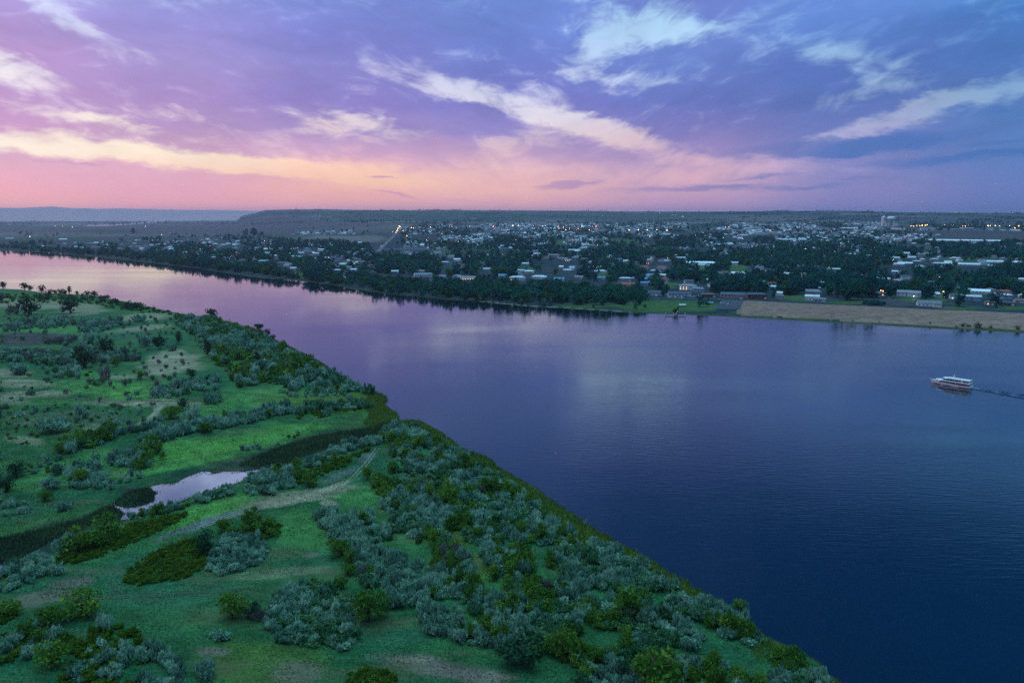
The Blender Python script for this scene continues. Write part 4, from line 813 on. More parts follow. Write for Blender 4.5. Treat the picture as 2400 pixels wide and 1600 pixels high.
def road_clear(px, py):
    k = np.ones(len(px), bool)
    for a, b in zip(ROADPX[:-1], ROADPX[1:]):
        for q in np.linspace(0, 1, 5): cx_, cy_ = a[0]+(b[0]-a[0])*q, a[1]+(b[1]-a[1])*q; k &= ((px-cx_)/(6+.06*(cy_-500)))**2+((py-cy_)/4)**2 > 1
    return k
occ = [(q[0], q[1], q[2]) for q in HOUSES]
def free(x, y, r, L):
    a = np.array(L); return not np.any((a[:, 0]-x)**2+(a[:, 1]-y)**2 < (a[:, 2]+r)**2)
def blk(x, y): return (.12 if _tab[int(x//300) & 255, int(y//260) & 255] > .5 else -.22)+(0 if _tab[int(x//45) & 255, int(y//45) & 255] > .3 else math.pi/2)
cnt = 0
hp = fillpx([(820,612),(1200,606),(2400,604),(2430,712),(2110,700),(1850,695),(1660,688),(1540,684),(1480,664),(1180,650),(820,640)], 700, 5)
hp2 = fillpx([(60,572),(400,562),(560,553),(700,562),(860,600),(790,640),(640,630),(480,606),(260,590),(60,582)], 330, 6)
kk = [avoid(*hp, OPEN, 3), avoid(*hp2, OPEN, 3)]
wk = list(WALLS); rk = list(ROOFS)
for (hx, hy), k, lim in ((hp, kk[0], 120), (hp2, kk[1], 45)):
    c = 0
    for px, py in zip(hx[k], hy[k]):
        if c >= lim: break
        x, y = map(float, G(px, py))
        if not free(x, y, 15, occ): continue
        house(px, py, g3.uniform(13, 22), g3.uniform(9, 12), g3.choice([3.2, 3.6, 5.6]), g3.choice(wk, p=[.44, .16, .09, .13, .06, .12]), g3.choice(rk, p=[.17, .27, .2, .06, .15, .07, .05, .03]), g3.choice(['gable', 'hip']), rz=blk(x, y), wing=bool(g3.random() < .3), lit=bool(g3.random() < .12), x=x, y=y, small=True)
        occ.append((x, y, 12)); c += 1
# far houses: one mass
def far_houses(name, pts, label, wlo=12, whi=20, zs=1.):
    V = []; Fq = []; MI = []; mats = [WALLS[k] for k in ('white', 'cream', 'grey', 'blue')]+[ROOFS[k] for k in ('pale', 'grey', 'slate', 'brown', 'white')]+[M['litglass']]
    X_ = np.array([p[0] for p in pts]); Y_ = np.array([p[1] for p in pts]); Z_ = height(X_, Y_); g = np.random.default_rng(8); b = 0
    for x, y, z in zip(X_, Y_, Z_):
        w, d, h = g.uniform(wlo, whi)/2, g.uniform(8, 12)/2, g.choice([3.0, 3.4, 5.4])*zs; a = blk(x, y); ca, sa = math.cos(a), math.sin(a); rr_ = 2.0+g.random()
        P = [(-w,-d,-1),(w,-d,-1),(w,d,-1),(-w,d,-1),(-w,-d,h),(w,-d,h),(w,d,h),(-w,d,h),(-w,0,h+rr_),(w,0,h+rr_),(-w-.5,-d-.5,h-.2),(w+.5,-d-.5,h-.2),(w+.5,d+.5,h-.2),(-w-.5,d+.5,h-.2),(-w-.5,0,h+rr_+.1),(w+.5,0,h+rr_+.1)]
        V += [(x+p[0]*ca-p[1]*sa, y+p[0]*sa+p[1]*ca, z+p[2]) for p in P]
        for q in ((0,1,5,4),(1,2,6,5),(2,3,7,6),(3,0,4,7),(4,5,9,8),(5,6,9,9),(6,7,8,9),(7,4,8,8),(10,11,15,14),(12,13,14,15)):
            q = tuple(dict.fromkeys(q)); Fq.append(tuple(i+b for i in q))
        wm = int(g.choice([0, 1, 2, 3], p=[.28, .27, .3, .15])); rm = 4+int(g.choice(5, p=[.22, .38, .22, .14, .04])); MI += [wm]*8+[rm]*2; b += 16
        if g.random() < .07:
            s_ = 1.1; V += [(x+p[0]*ca-p[1]*sa, y+p[0]*sa+p[1]*ca, z+p[2]) for p in ((-s_,-d-.05,1),(s_,-d-.05,1),(s_,-d-.05,2.4),(-s_,-d-.05,2.4))]; Fq.append((b, b+1, b+2, b+3)); MI.append(9); b += 4
    o = mesh_obj(name, V, Fq, mats=mats, midx=MI); tag(o, label, 'houses', kind='stuff')
def scatter(specs):
    o = []
    for poly, n, seed, cl in specs:
        px, py = fillpx(poly, n, seed, cl); k = avoid(px, py, OPEN, 0) & road_clear(px, py); px, py = px[k], py[k]; x, y = G(px, py); o += list(zip(x, y, px, py))
    return o
def snap(pts, s=24):   # street blocks
    o = {}
    for x, y, px, py in pts:
        a = .12 if True else 0; u = x*math.cos(a)+y*math.sin(a); v = -x*math.sin(a)+y*math.cos(a); u = round(u/s)*s; v = round(v/(s*1.6))*s*1.6+(6 if int(u/s) % 2 else 0)
        o[(u, v)] = (u*math.cos(a)-v*math.sin(a)+random.uniform(-2, 2), u*math.sin(a)+v*math.cos(a)+random.uniform(-2, 2))
    return list(o.values())
far_pts = snap(scatter([([(930,575),(2420,572),(2420,606),(1200,608),(930,604)], 520, 11, .1), ([(960,547),(1500,545),(2140,548),(2100,576),(950,576)], 3300, 12, .06), ([(950,525),(1500,524),(2160,523),(2160,545),(1500,545),(950,545)], 2300, 13, .06),
   ([(680,542),(820,541),(835,551),(690,552)], 130, 14, .0), ([(2140,548),(2260,550),(2240,566),(2130,570)], 140, 15, .1), ([(200,570),(400,562),(800,566),(880,598),(790,640),(640,625),(480,602)], 260, 16, .1)]))
far_pts = [p for p in far_pts if free(p[0], p[1], 10, occ)]
far_houses('distant_houses', far_pts, 'pale roofs of the many small houses filling the distant town')
com = [(px, py) for px, py in [(1200,534),(1215,536),(1265,535),(1300,537),(1345,537),(1395,541),(1420,541),(1105,533),(1075,534),(1170,542),(1140,541),(2100,538),(2140,539),(2180,540),(2230,541),(2250,540),(2265,541),(2280,542),(2320,541),(2350,541),(2380,543),(1760,543),(1990,540),(1060,547),(1780,543),(1640,505),(1660,508),(2240,514),(1110,517)]]
far_houses('distant_warehouses', [tuple(map(float, G(a, b))) for a, b in com], 'large flat pale warehouses at the far edge of town', 60, 130, 1.8)

# town trees -------------------------------------------------------------
T = []  # x, y, r, hs, sp, px, py
def tfill(poly, n, seed, rmin, rmax, mix, clump=.0, pad=2., cs=60):
    px, py = fillpx(poly, n, seed, clump, cs); k = avoid(px, py, OPEN, pad*.3) & road_clear(px, py); px, py = px[k], py[k]; x, y = G(px, py); g = np.random.default_rng(seed); ks = list(mix); pr = np.array(list(mix.values()))
    for a, b, c, d in zip(x, y, px, py):
        sp = ks[g.choice(len(ks), p=pr/pr.sum())]; T.append((float(a), float(b), g.uniform(rmin, rmax), g.uniform(.8, 1.2), sp, float(c), float(d)))
MX = {'fdark': .62, 'fgreen': .26, 'folive': .12}
GROVE = [(980,676),(1050,690),(1130,700),(1200,706),(1300,712),(1400,716),(1500,716),(1530,712),(1526,694),(1490,684),(1400,678),(1300,672),(1200,668),(1100,664),(1000,662)]
tfill(GROVE, 230, 50, 6.5, 9.5, {'fgreen': .62, 'fdark': .3, 'folive': .08})
tfill([(800,664),(900,681),(980,690),(1060,697),(1130,701),(1040,680),(980,664),(900,655),(820,640)], 210, 51, 4.4, 7.5, {'fdark': .45, 'folive': .4, 'fgreen': .15})
tfill([(1120,701),(1230,712),(1310,715),(1310,708),(1130,694)], 26, 52, 2.4, 3.8, {'folive': .7, 'fgreen': .3})
tfill([(0,583),(270,602),(500,631),(660,648),(800,664),(800,656),(660,640),(500,620),(270,594),(0,578)], 520, 53, 5.2, 9.2, {'fdark': .55, 'folive': .3, 'fgreen': .15})
tfill([(0,578),(0,572),(130,566),(400,558),(560,548),(620,556),(800,566),(870,600),(800,650),(660,638),(500,618),(270,592)], 1150, 54, 5.0, 8.8, MX, .12)
tfill([(820,600),(1200,596),(2410,592),(2420,712),(2110,702),(1850,696),(1660,688),(1540,684),(1480,662),(1180,652),(820,640)], 2500, 55, 6.0, 10.5, MX, .16, cs=90)
tfill([(900,570),(2420,570),(2420,606),(1200,606),(880,600)], 1700, 56, 5, 9, MX, .16, cs=80)
tfill([(940,545),(2150,545),(2420,572),(940,576)], 1700, 57, 4, 7.5, MX, .2, cs=50)
tfill([(950,522),(2400,522),(2400,546),(950,546)], 1700, 58, 4, 7.5, MX, .15, cs=40)
tfill([(1530,553),(1690,556),(1700,582),(1540,580)], 150, 59, 5, 8, {'fdark': 1}); tfill([(1130,562),(1300,566),(1300,584),(1140,582)], 120, 60, 5, 8, {'fdark': 1}); tfill([(2190,572),(2420,572),(2420,600),(2200,598)], 170, 61, 5, 8.5, {'fdark': 1}); tfill([(630,562),(860,572),(880,592),(640,582)], 170, 65, 5, 8, {'fdark': 1})
tfill([(0,512),(330,512),(420,516),(560,520),(560,530),(300,528),(0,528)], 260, 62, 6, 11, {'fdark': 1}, .25); tfill([(390,526),(620,524),(860,521),(860,526),(620,531),(400,534)], 260, 63, 6, 10, {'fdark': 1}, .2)
tfill([(560,509),(2400,508),(2400,523),(560,523)], 420, 64, 4, 9, {'fdark': .9, 'fgreen': .1}, .3, cs=40); tfill([(140,545),(400,543),(880,520),(860,562),(560,552),(0,560),(0,540)], 70, 66, 5, 8, {'fdark': 1}, .2)
def thand(lst, sp):
    for (px, py, wp, hp_) in lst:
        x, y = map(float, G(px, py)); d_ = math.hypot(x, y); r = wp*d_/F/2; T.append((x, y, r, hp_*d_/F/(1.75*r), sp, px, py))
thand([(1640,720,22,26),(1656,719,14,18),(1985,706,40,46),(2045,702,50,40),(2068,704,26,22),(1960,700,30,40),(2168,709,34,34),(2214,722,34,40),(2245,722,30,34),(2335,725,30,30),(1830,700,14,20),(1812,702,14,22),(1560,686,18,18),(540,555,0.1,0.1),(575,554,16,16),(595,554,24,18),(610,553,14,10),(312,549,14,12),(1528,703,26,30),(1555,696,16,18)], 'fdark')
thand([(2010,706,36,46),(1990,708,30,38),(2225,704,24,26),(1840,684,20,14),(1490,722,14,12),(2040,694,30,28),(1500,716,18,20)], 'fgreen')
thand([(1584,733,16,16),(1512,723,10,10),(1668,706,16,16),(1490,724,12,10),(2255,765,14,7),(2290,767,14,11),(2297,767.5,8,7),(2322,769,7,6),(2385,772,9,8),(2180,760,6,4),(2270,766,12,5),(1054,647,18,18),(1390,719,10,7),(1700,690,14,14)], 'folive')
g5 = np.random.default_rng(91)   # tree lines and orchards on the rising plateau
for _ in range(75):
    r0, px0 = g5.uniform(6800, 11300), g5.uniform(590, 2400); a0 = math.atan((px0-1200)/F); cx0, cy0 = r0*math.sin(a0), r0*math.cos(a0); n0 = int(g5.integers(5, 26)); sl = g5.choice([.02, -.03, .02, 1.2]); st0 = g5.uniform(14, 30)
    for k in range(n0):
        x_, y_ = cx0+k*st0, cy0+k*st0*sl+g5.normal()*6; z_ = hz(x_, y_); qx, qy = proj(x_, y_, z_)
        if 560 < qx < 2430: T.append((x_, y_, g5.uniform(5, 11), g5.uniform(.7, 1.1), 'fdark', float(qx), float(qy)))
T = [q for q in T if q[2] > .3]
hx = np.array([h[3] for h in HOUSES]); hy = np.array([h[4] for h in HOUSES]); hd = np.array([math.hypot(h[0], h[1]) for h in HOUSES]); hwp = np.array([h[2] for h in HOUSES])/hd*F; HN = len(HL)+12
ax = np.array([h[0] for h in HOUSES]); ay = np.array([h[1] for h in HOUSES]); ar = np.array([h[2] for h in HOUSES])
keepT = []
for i, q in enumerate(T):
    d_ = math.hypot(q[0], q[1]); th = q[2]*1.8*F/d_
    if np.any((ax-q[0])**2+(ay-q[1])**2 < (ar+q[2]*.6)**2): continue
    fr = (np.abs(hx[:HN]-q[5]) < hwp[:HN]*.8) & (q[6] > hy[:HN]) & (q[6]-th*.75 < hy[:HN])
    if np.any(fr): continue
    keepT.append(q)
tz, _, tsf, _ = height(np.array([q[0] for q in keepT]), np.array([q[1] for q in keepT]), True)
T = [q+(max(float(z), .2),) for q, z, s in zip(keepT, tz, tsf) if s > 1]
T.sort(key=lambda q: -q[2]/math.hypot(q[0], q[1]))
TN_IND = 185
TD = {'fdark': ('dark_leafy_tree', 'dark green leafy tree'), 'fgreen': ('green_tree', 'fresh green spreading tree'), 'folive': ('olive_tree', 'olive-green small tree')}
vis = [q for q in T if -10 < q[5] < 2410]; ind = vis[:TN_IND]; ids = set(id(q) for q in ind)
for q in ind:
    x, y, r, hh, sp, px, py, z = q; e = empty(TD[sp][0], x, y, z-.1, random.random()*6.28); e.scale = (r, r, r*hh)
    child('crown', random.choice(CI[sp]), e); child('trunk', random.choice(TRUNK), e)
    tag(e, cat='tree', group='trees along the far bank'); pend(e, TD[sp][1], FLM, px, py)
realise('town_woods', [(q[0], q[1], q[7], q[2], q[3], q[4]) for q in T if id(q) not in ids], [TS, TT], 'dark tree cover spread between the houses of the town and fields', 'woods', list(FK), lambda x, y: 0 if math.hypot(x, y) < 2300 else 1)

# ------------------------------------------------------------------ roads, lots, levee road
def strip(name, pts_w, wid, mat, dz=.12, kind='structure', step=25):
    P = np.array(pts_w, float); s = np.concatenate([[0], np.cumsum(np.hypot(*np.diff(P, axis=0).T))]); m_ = max(int(s[-1]/step), 2); q = np.linspace(0, s[-1], m_)
    x = np.interp(q, s, P[:, 0]); y = np.interp(q, s, P[:, 1]); tx = np.gradient(x); ty = np.gradient(y); l = np.hypot(tx, ty); nx, ny = -ty/l, tx/l
    L = np.stack([x+nx*wid/2, y+ny*wid/2], 1); Rr_ = np.stack([x-nx*wid/2, y-ny*wid/2], 1)
    zc = np.maximum(np.maximum(height(x, y), height(L[:, 0], L[:, 1])), height(Rr_[:, 0], Rr_[:, 1]))+dz
    V = np.concatenate([np.column_stack([L, zc]), np.column_stack([Rr_, zc])]); I = np.arange(m_-1)
    o = mesh_obj(name, V, np.stack([I, I+m_, I+m_+1, I+1], 1), mat)
    if kind: tag(o, kind=kind)
    return o
def gp(pts): a = np.array(pts, float); x, y = G(a[:, 0], a[:, 1]); return list(zip(x, y))
strip('main_road', gp(ROADPX), 15, simple('worn_asphalt', (.10,.10,.12), .9, .1, .2), .3)
strip('cross_street', gp([(905,592),(1000,593),(1100,594),(1180,596)]), 12, simple('pale_street', (.30,.28,.31), .9, .1, .2), .3)
strip('side_street', gp([(861,603),(858,612),(860,624)]), 14, M['asphalt'], .3)
strip('suburb_street', gp([(944,590),(952,572),(955,556)]), 10, bpy.data.materials['worn_asphalt'], .3)
strip('highway', gp([(945,532),(1200,540),(1600,546),(2000,544),(2400,546)]), 26, bpy.data.materials['worn_asphalt'], .4)
strip('riverside_road', gp([(1528,698),(1580,699),(1640,701),(1700,703)]), 13, M['asphalt'], .3)
def flat(name, pxpts, mat, dz=.25, kind='structure'):
    w = np.array(gp(pxpts)); z = height(w[:, 0], w[:, 1]).max()+dz
    return w, z
# dark parking lot on the slope, draped on a small grid
def drape(name, quad, mat, n=10, dz=.14):
    a, b, c, d = [np.array(q, float) for q in quad]; V = []
    for i in range(n+1):
        for j in range(n+1):
            u, v = i/n, j/n; p = (a*(1-u)+b*u)*(1-v)+(d*(1-u)+c*u)*v; V.append(p)
    V = np.array(V); x, y = G(V[:, 0], V[:, 1]); z = height(x, y)+dz; Fq = [(i*(n+1)+j, (i+1)*(n+1)+j, (i+1)*(n+1)+j+1, i*(n+1)+j+1) for i in range(n) for j in range(n)]
    o = mesh_obj(name, np.column_stack([x, y, z]), Fq, mat)
    if sum(p.normal.z for p in o.data.polygons) < 0: o.data.flip_normals()
    return o
lot = drape('parking_lot', [(1691,704),(1746,708),(1733,729.5),(1675,727)], M['asphalt'], dz=.7); tag(lot, kind='structure')
mk_ = MB()
for k in range(9):
    px = 1690+k*6; x0, y0 = map(float, G(px, 709+k*.25)); x1, y1 = map(float, G(px-2.2, 712.6+k*.25)); 
    z0, z1 = hz(x0, y0)+.86, hz(x1, y1)+.86; mk_.add([(x0-.12,y0,z0),(x0+.12,y0,z0),(x1+.12,y1,z1),(x1-.12,y1,z1)], [(0,1,2,3)])
o = mk_.build('parking_markings', M['white']); tag(o, kind='structure')
# levee top road + white guard rail
LT = [(1750,703),(1850,705.5),(1950,709),(2050,713.5),(2150,718.5),(2250,724),(2330,728),(2440,733)]
def gp_h(pts, zz):
    a = np.array(pts, float); x, y, z = ray(a[:, 0], a[:, 1]); t_ = (zz-CAM_H)/z; return list(zip(x*t_, y*t_))
lw = gp_h(LT, 9.0)
strip('levee_road', lw, 7, M['asphalt'], .2)
gr = empty('guard_rail', lw[4][0], lw[4][1], 0); tag(gr, 'white guard rail running along the levee road', 'guard rail')
rail = MB(); LW = np.array(lw[3:]); s_ = np.concatenate([[0], np.cumsum(np.hypot(*np.diff(LW, axis=0).T))]); q_ = np.arange(0, s_[-1], 5.)
RXp = np.interp(q_, s_, LW[:, 0]); RYp = np.interp(q_, s_, LW[:, 1]); RZp = height(RXp, RYp-4.5); pm = MB(); pm.box(-.12, .12, -.12, .12, -.4, .95); pmm = pm.mesh('post', M['white'])
for i in range(len(q_)-1):
    a, b = (RXp[i], RYp[i]-4.5, RZp[i]), (RXp[i+1], RYp[i+1]-4.5, RZp[i+1])
    rail.add([(a[0],a[1]-.05,a[2]+.6),(b[0],b[1]-.05,b[2]+.6),(b[0],b[1]-.05,b[2]+.95),(a[0],a[1]-.05,a[2]+.95),(a[0],a[1]+.05,a[2]+.6),(b[0],b[1]+.05,b[2]+.6),(b[0],b[1]+.05,b[2]+.95),(a[0],a[1]+.05,a[2]+.95)], [(0,1,2,3),(7,6,5,4),(3,2,6,7),(4,5,1,0)])
    if i < 95: c = child('post', pmm, gr); c.location = (a[0]-gr.location.x, a[1]-gr.location.y, a[2])
rl = rail.build('rail', M['white'], gr); rl.location = (-gr.location.x, -gr.location.y, 0)

# hedge mound on the levee top
hx_, hy_ = jgrid([(2022,716),(2028,711.5),(2050,711.5),(2076,716.5),(2074,719.5),(2040,719)], 3.2, g2)
realise('clipped_hedge', [(a, b, hz(a, b), 2.6, .7, 'fdark') for a, b in zip(hx_, hy_)], [TS], 'long low dark hedge on top of the levee', 'hedge', list(FK), lambda x, y: 0)
del bpy.data.objects['clipped_hedge']['kind']

# worn wheel tracks over the near bank
def smooth_px(pts, k=3):
    a = np.array(pts, float)
    for _ in range(k): a = np.concatenate([a[:1], np.stack([a[:-1]*.75+a[1:]*.25, a[:-1]*.25+a[1:]*.75], 1).reshape(-1, 2), a[-1:]])
    return a
M['track'] = simple('worn_track_soil', (.055,.07,.045), .95, .35, .8); M['trackpale'] = simple('pale_track_soil', (.24,.21,.15), .95, .3, .8)
for pts, mt in (([(215,1412),(290,1408),(400,1404),(520,1398),(600,1385)], 'track'),([(262,1374),(276,1392),(281,1408)], 'track'),([(352,908),(326,922),(318,936),(334,946),(400,948),(452,938)], 'track'),([(470,1247),(560,1216),(640,1196),(740,1180),(800,1150),(850,1108),(885,1058)], 'trackpale'),([(362,955),(372,964),(350,985),(330,1000)], 'trackpale')):
    w = np.array(gp(smooth_px(pts))); d_ = np.gradient(w, axis=0); n_ = np.stack([-d_[:, 1], d_[:, 0]], 1)/np.hypot(d_[:, 0], d_[:, 1])[:, None]
    for s in (-.85, .85): strip('wheel_track', w+n_*s, .5, M[mt], .05, step=1.5)
# driftwood on the shoreline
for i, (px, py) in enumerate([(926,962),(934,978),(1296,1174),(1326,1191),(1048,1028),(1368,1229)]):
    x, y = map(float, G(px, py)); e = empty('driftwood_snag', x, y, 0, random.random()*6); g_ = random.Random(i)
    v, f = tube_arr([(0, 0, -.4), (.5, .1, .5), (1.3, .2, 1.0+g_.random()), (2.0, .5, 1.3+g_.random())], [.2, .17, .12, .04]); mesh_obj('log', v, f, M['dead'], e)
    v, f = tube_arr([(.6, .1, .5), (.5, .8, 1.2), (.6, 1.2, 1.9)], [.1, .07, .02]); mesh_obj('branch', v, f, M['dead'], e)
    tag(e, cat='driftwood', group='driftwood snags on the near shoreline'); pend(e, 'grey driftwood snag', [('at the creek mouth', 930, 970), ('on the reedy river edge', 1300, 1180)], px, py)

# ------------------------------------------------------------------ cars
def car_parts():
    b = MB(); b.prism([(-2.2,-.85),(2.2,-.85),(2.2,.85),(-2.2,.85)], .32, .85); b.add([(-1.5,-.8,.85),(1.2,-.8,.85),(1.2,.8,.85),(-1.5,.8,.85),(-1.15,-.65,1.45),(.55,-.65,1.45),(.55,.65,1.45),(-1.15,.65,1.45)], [(4,5,6,7),(0,1,5,4),(1,2,6,5),(2,3,7,6),(3,0,4,7)])
    w = MB(); w.box(-1.1, .5, -.76, -.74, .95, 1.35); w.box(-1.1, .5, .74, .76, .95, 1.35); w.add([(.62,-.6,1.38),(1.15,-.7,.92),(1.15,.7,.92),(.62,.6,1.38)], [(0,1,2,3)])
    wh = MB(); n = 10; wh.add([(.33*math.cos(6.283*k/n), s, .33*math.sin(6.283*k/n)) for s in (-.1, .1) for k in range(n)], [tuple(range(n)), tuple(range(n, 2*n))[::-1]]+[(k, (k+1) % n, (k+1) % n+n, k+n) for k in range(n)])
    hl = MB(); hl.box(2.19, 2.24, -.12, .12, .6, .75)
    return b.mesh('body', M['white']), w.mesh('window', M['glass']), wh.mesh('wheel', M['rubber']), hl.mesh('headlight', M['white'])
CARM = car_parts(); CC = {'white': M['white'], 'silver': simple('silver_car', (.5,.52,.55), .3, .05, 1, .5), 'dark blue': simple('blue_car', (.05,.10,.22), .3, .05, 1, .5), 'black': simple('black_car', (.02,.02,.025), .3, .05, 1, .5), 'red': simple('red_car', (.35,.04,.03), .3, .05, 1, .5)}
M['head'] = emis('headlight_glow', (1, .86, .62), 25)
CLM = [('beside the riverside road', 1580, 697), ('in the dark parking lot', 1710, 718), ('on the driveway behind the levee', 2100, 705), ('on the main road', 895, 578), ('by the houses at the levee bend', 1840, 697)]
def car(px, py, col, rz, lights=False, big=1.0, dz=0.):
    x, y = map(float, G(px, py)); e = empty('parked_car', x, y, hz(x, y)+dz, rz); e.scale = (big,)*3
    child('body', CARM[0], e, CC[col]); child('window', CARM[1], e)
    for a in (-1.4, 1.4):
        for b in (-.8, .8): c = child('wheel', CARM[2], e); c.location = (a, b, .33)
    for b in (-.6, .6): c = child('headlight', CARM[3], e, M['head'] if lights else None); c.location = (0, b, 0)
    tag(e, cat='car', group='cars parked along the far bank'); pend(e, f'{col} car'+(' with headlights on' if lights else ''), CLM, px, py)
for i, (px, py, col) in enumerate([(1538,695,'white'),(1568,698,'white'),(1571,697.5,'silver'),(1582,698,'white'),(1594,699.5,'silver'),(1599,699,'white'),(1606,696,'dark blue'),(1620,697,'silver'),(1627,696.5,'white'),(1636,694,'silver'),(1642,692,'black'),(1650,696,'silver'),(1556,697,'dark blue'),(1545,697,'black')]): car(px, py, col, random.uniform(-.5, .5)+(1.57 if i % 3 == 0 else 0), dz=.4)
car(1712, 716, 'black', .3, dz=.75); car(1687, 704, 'silver', .1, dz=.75); car(1690.5, 713.5, 'silver', 0, dz=.75)
for px, py, col in [(2060,700,'silver'),(2072,701,'dark blue'),(2083,702,'white'),(1835,697,'white'),(1737,704,'white'),(2152,721,'dark blue'),(2160,722,'white'),(2141,708,'white')]: car(px, py, col, random.uniform(-.4, .4), lights=px in (2141, 2072, 2083), dz=.2)
for px, py in [(896,579),(899,577),(906,570),(938,536),(934,541)]: car(px, py, 'dark blue', -1.9, True, 1.6, .4)
# small boat on its trailer in the lot
x, y = map(float, G(1709.5, 719)); e = empty('boat_on_trailer', x, y, hz(x, y)+.75, .1); tag(e, 'small white motorboat on a trailer in the dark parking lot', 'boat')
b = MB(); b.add([(-3,-1,.7),(1.5,-1,.7),(3.4,0,1.0),(1.5,1,.7),(-3,1,.7),(-3,-1.15,1.5),(1.6,-1.15,1.5),(3.9,0,1.75),(1.6,1.15,1.5),(-3,1.15,1.5)], [(4,3,2,1,0),(0,1,6,5),(1,2,7,6),(2,3,8,7),(3,4,9,8),(4,0,5,9),(5,6,7,8,9)]); b.build('hull', M['white'], e)
b = MB(); b.box(-.6, .9, -.7, .7, 1.5, 2.1); b.build('windscreen', M['glass'], e)
b = MB(); b.box(-2.6, 4.6, -.9, -.8, .45, .55); b.box(-2.6, 4.6, .8, .9, .45, .55); b.box(-1.2, -1.1, -1.1, 1.1, .4, .6); b.build('trailer_frame', M['metal'], e)
for s in (-1.05, 1.05): c = child('wheel', CARM[2], e); c.location = (-1.1, s, .33)

# ------------------------------------------------------------------ floating dock with white pilings, gangway, shelters
d0 = np.array(gp_h([(1558,740.5),(1607,741.5)], .4)); ang = math.atan2(d0[1][1]-d0[0][1], d0[1][0]-d0[0][0]); L = float(np.hypot(*(d0[1]-d0[0])))
dk = empty('floating_dock', float(d0[0][0]), float(d0[0][1]), 0, ang); tag(dk, 'long grey floating dock with three tall white pilings off the riverside lawn', 'dock')
M['timber'] = simple('grey_timber', (.22,.21,.22), .9, .2, 1)
b = MB(); 
for k in range(5): b.box(k*L/5+.1, (k+1)*L/5-.1, -1.2, 1.2, -.2, .55)
b.build('deck', M['timber'], dk)
pm = MB(); pm.cyl(0, 0, -2.5, 3.9, .32, .32); pm.cyl(0, 0, 3.9, 4.4, .36, .05); pmm = pm.mesh('piling', M['white'])
for t_ in (.03, .42, .97): c = child('piling', pmm, dk); c.location = (L*t_, 1.6, 0)
gw0 = np.array(gp_h([(1584,737)], .6)[0]); gw1 = np.array(G(1591, 724)); z1 = hz(*gw1)
gwy = empty('gangway', float(gw0[0]), float(gw0[1]), 0); tag(gwy, 'sloping grey gangway from the lawn down to the floating dock', 'gangway'); v = np.array([gw1[0]-gw0[0], gw1[1]-gw0[1]]); n_ = np.array([-v[1], v[0]])/np.hypot(*v)
def ramp(mb, w0, w1, z0, z1_, t): 
    P = []
    for (s, zz) in ((0, z0), (1, z1_)):
        for w in (w0, w1):
            for h in (0, t): P.append((v[0]*s+n_[0]*w, v[1]*s+n_[1]*w, zz+h))
    mb.add(P, [(0,2,3,1),(4,5,7,6),(1,3,7,5),(0,4,6,2),(0,1,5,4),(2,6,7,3)])
b = MB(); ramp(b, -.9, .9, .6, z1+.2, .15); b.build('walkway', M['concrete'], gwy)
for s in (-1, 1): b = MB(); ramp(b, s*.9-.04, s*.9+.04, 1.6, z1+1.2, .1); b.build('handrail', M['metal'], gwy)
def shelter(px, py, w, d, name, mat, label):
    x, y = map(float, G(px, py)); e = empty(name, x, y, hz(x, y), 0); tag(e, label, 'shelter')
    b = MB(); b.gable(-w/2, w/2, -d/2, d/2, 2.6, .7, .3, .15); b.build('roof', mat, e)
    pm = MB(); pm.box(-.1, .1, -.1, .1, -.5, 2.6); me = pm.mesh('post', M['timber'])
    for a in (-1, 1):
        for c_ in (-1, 1): c = child('post', me, e); c.location = (a*(w/2-.2), c_*(d/2-.2), 0)
    b = MB(); b.box(-w*.3, w*.3, -.4, .4, .7, .78); b.box(-w*.3, w*.3, -1.0, -.75, .4, .46); b.box(-w*.3, w*.3, .75, 1.0, .4, .46); b.box(-.1, .1, -.3, .3, -.3, .7); b.build('picnic_table', M['timber'], e)
shelter(1599, 719.5, 8.5, 3, 'dock_shelter', ROOFS['white'], 'open shelter with long pale roof at the head of the gangway')
shelter(1664, 713.5, 8, 3.5, 'picnic_shelter', ROOFS['teal'], 'picnic shelter with green roof on the riverside lawn')
pm = MB(); pm.cyl(0, 0, -2, 1.6, .12, .12, 6); PIL = pm.mesh('piling', M['timber'])
for i, (a, b_) in enumerate([((446,624.5),(471,621.5)),((610,649.5),(640,646.5)),((640,653),(668,650)),((677,656),(688,654.5)),((706,663),(740,657.5)),((345,613.5),(362,612)),((378,614),(396,613)),((486,628),(503,626)),((170,598),(190,596.5)),((1700,739.8),(1712,738.8))][:9]):
    w = np.array(gp_h([a, b_], .5)); an = math.atan2(w[1][1]-w[0][1], w[1][0]-w[0][0]); L_ = float(np.hypot(*(w[1]-w[0]))); e = empty('private_dock', float(w[0][0]), float(w[0][1]), 0, an)
    m_ = MB(); m_.box(0, L_, -.9, .9, .45, .7); m_.box(-3.5, .0, -3, 3, .45, .7); m_.build('deck', M['timber'], e)
    for s in (0.1, .5, .95): c = child('piling', PIL, e); c.location = (L_*s, 1.0, 0)
    tag(e, cat='dock', group='private docks on the left shore'); pend(e, 'small weathered wooden dock', [('on the upper left shore', 250, 600), ('below the left neighbourhood', 480, 625), ('by the riverside lawn', 680, 655)], a[0], a[1])

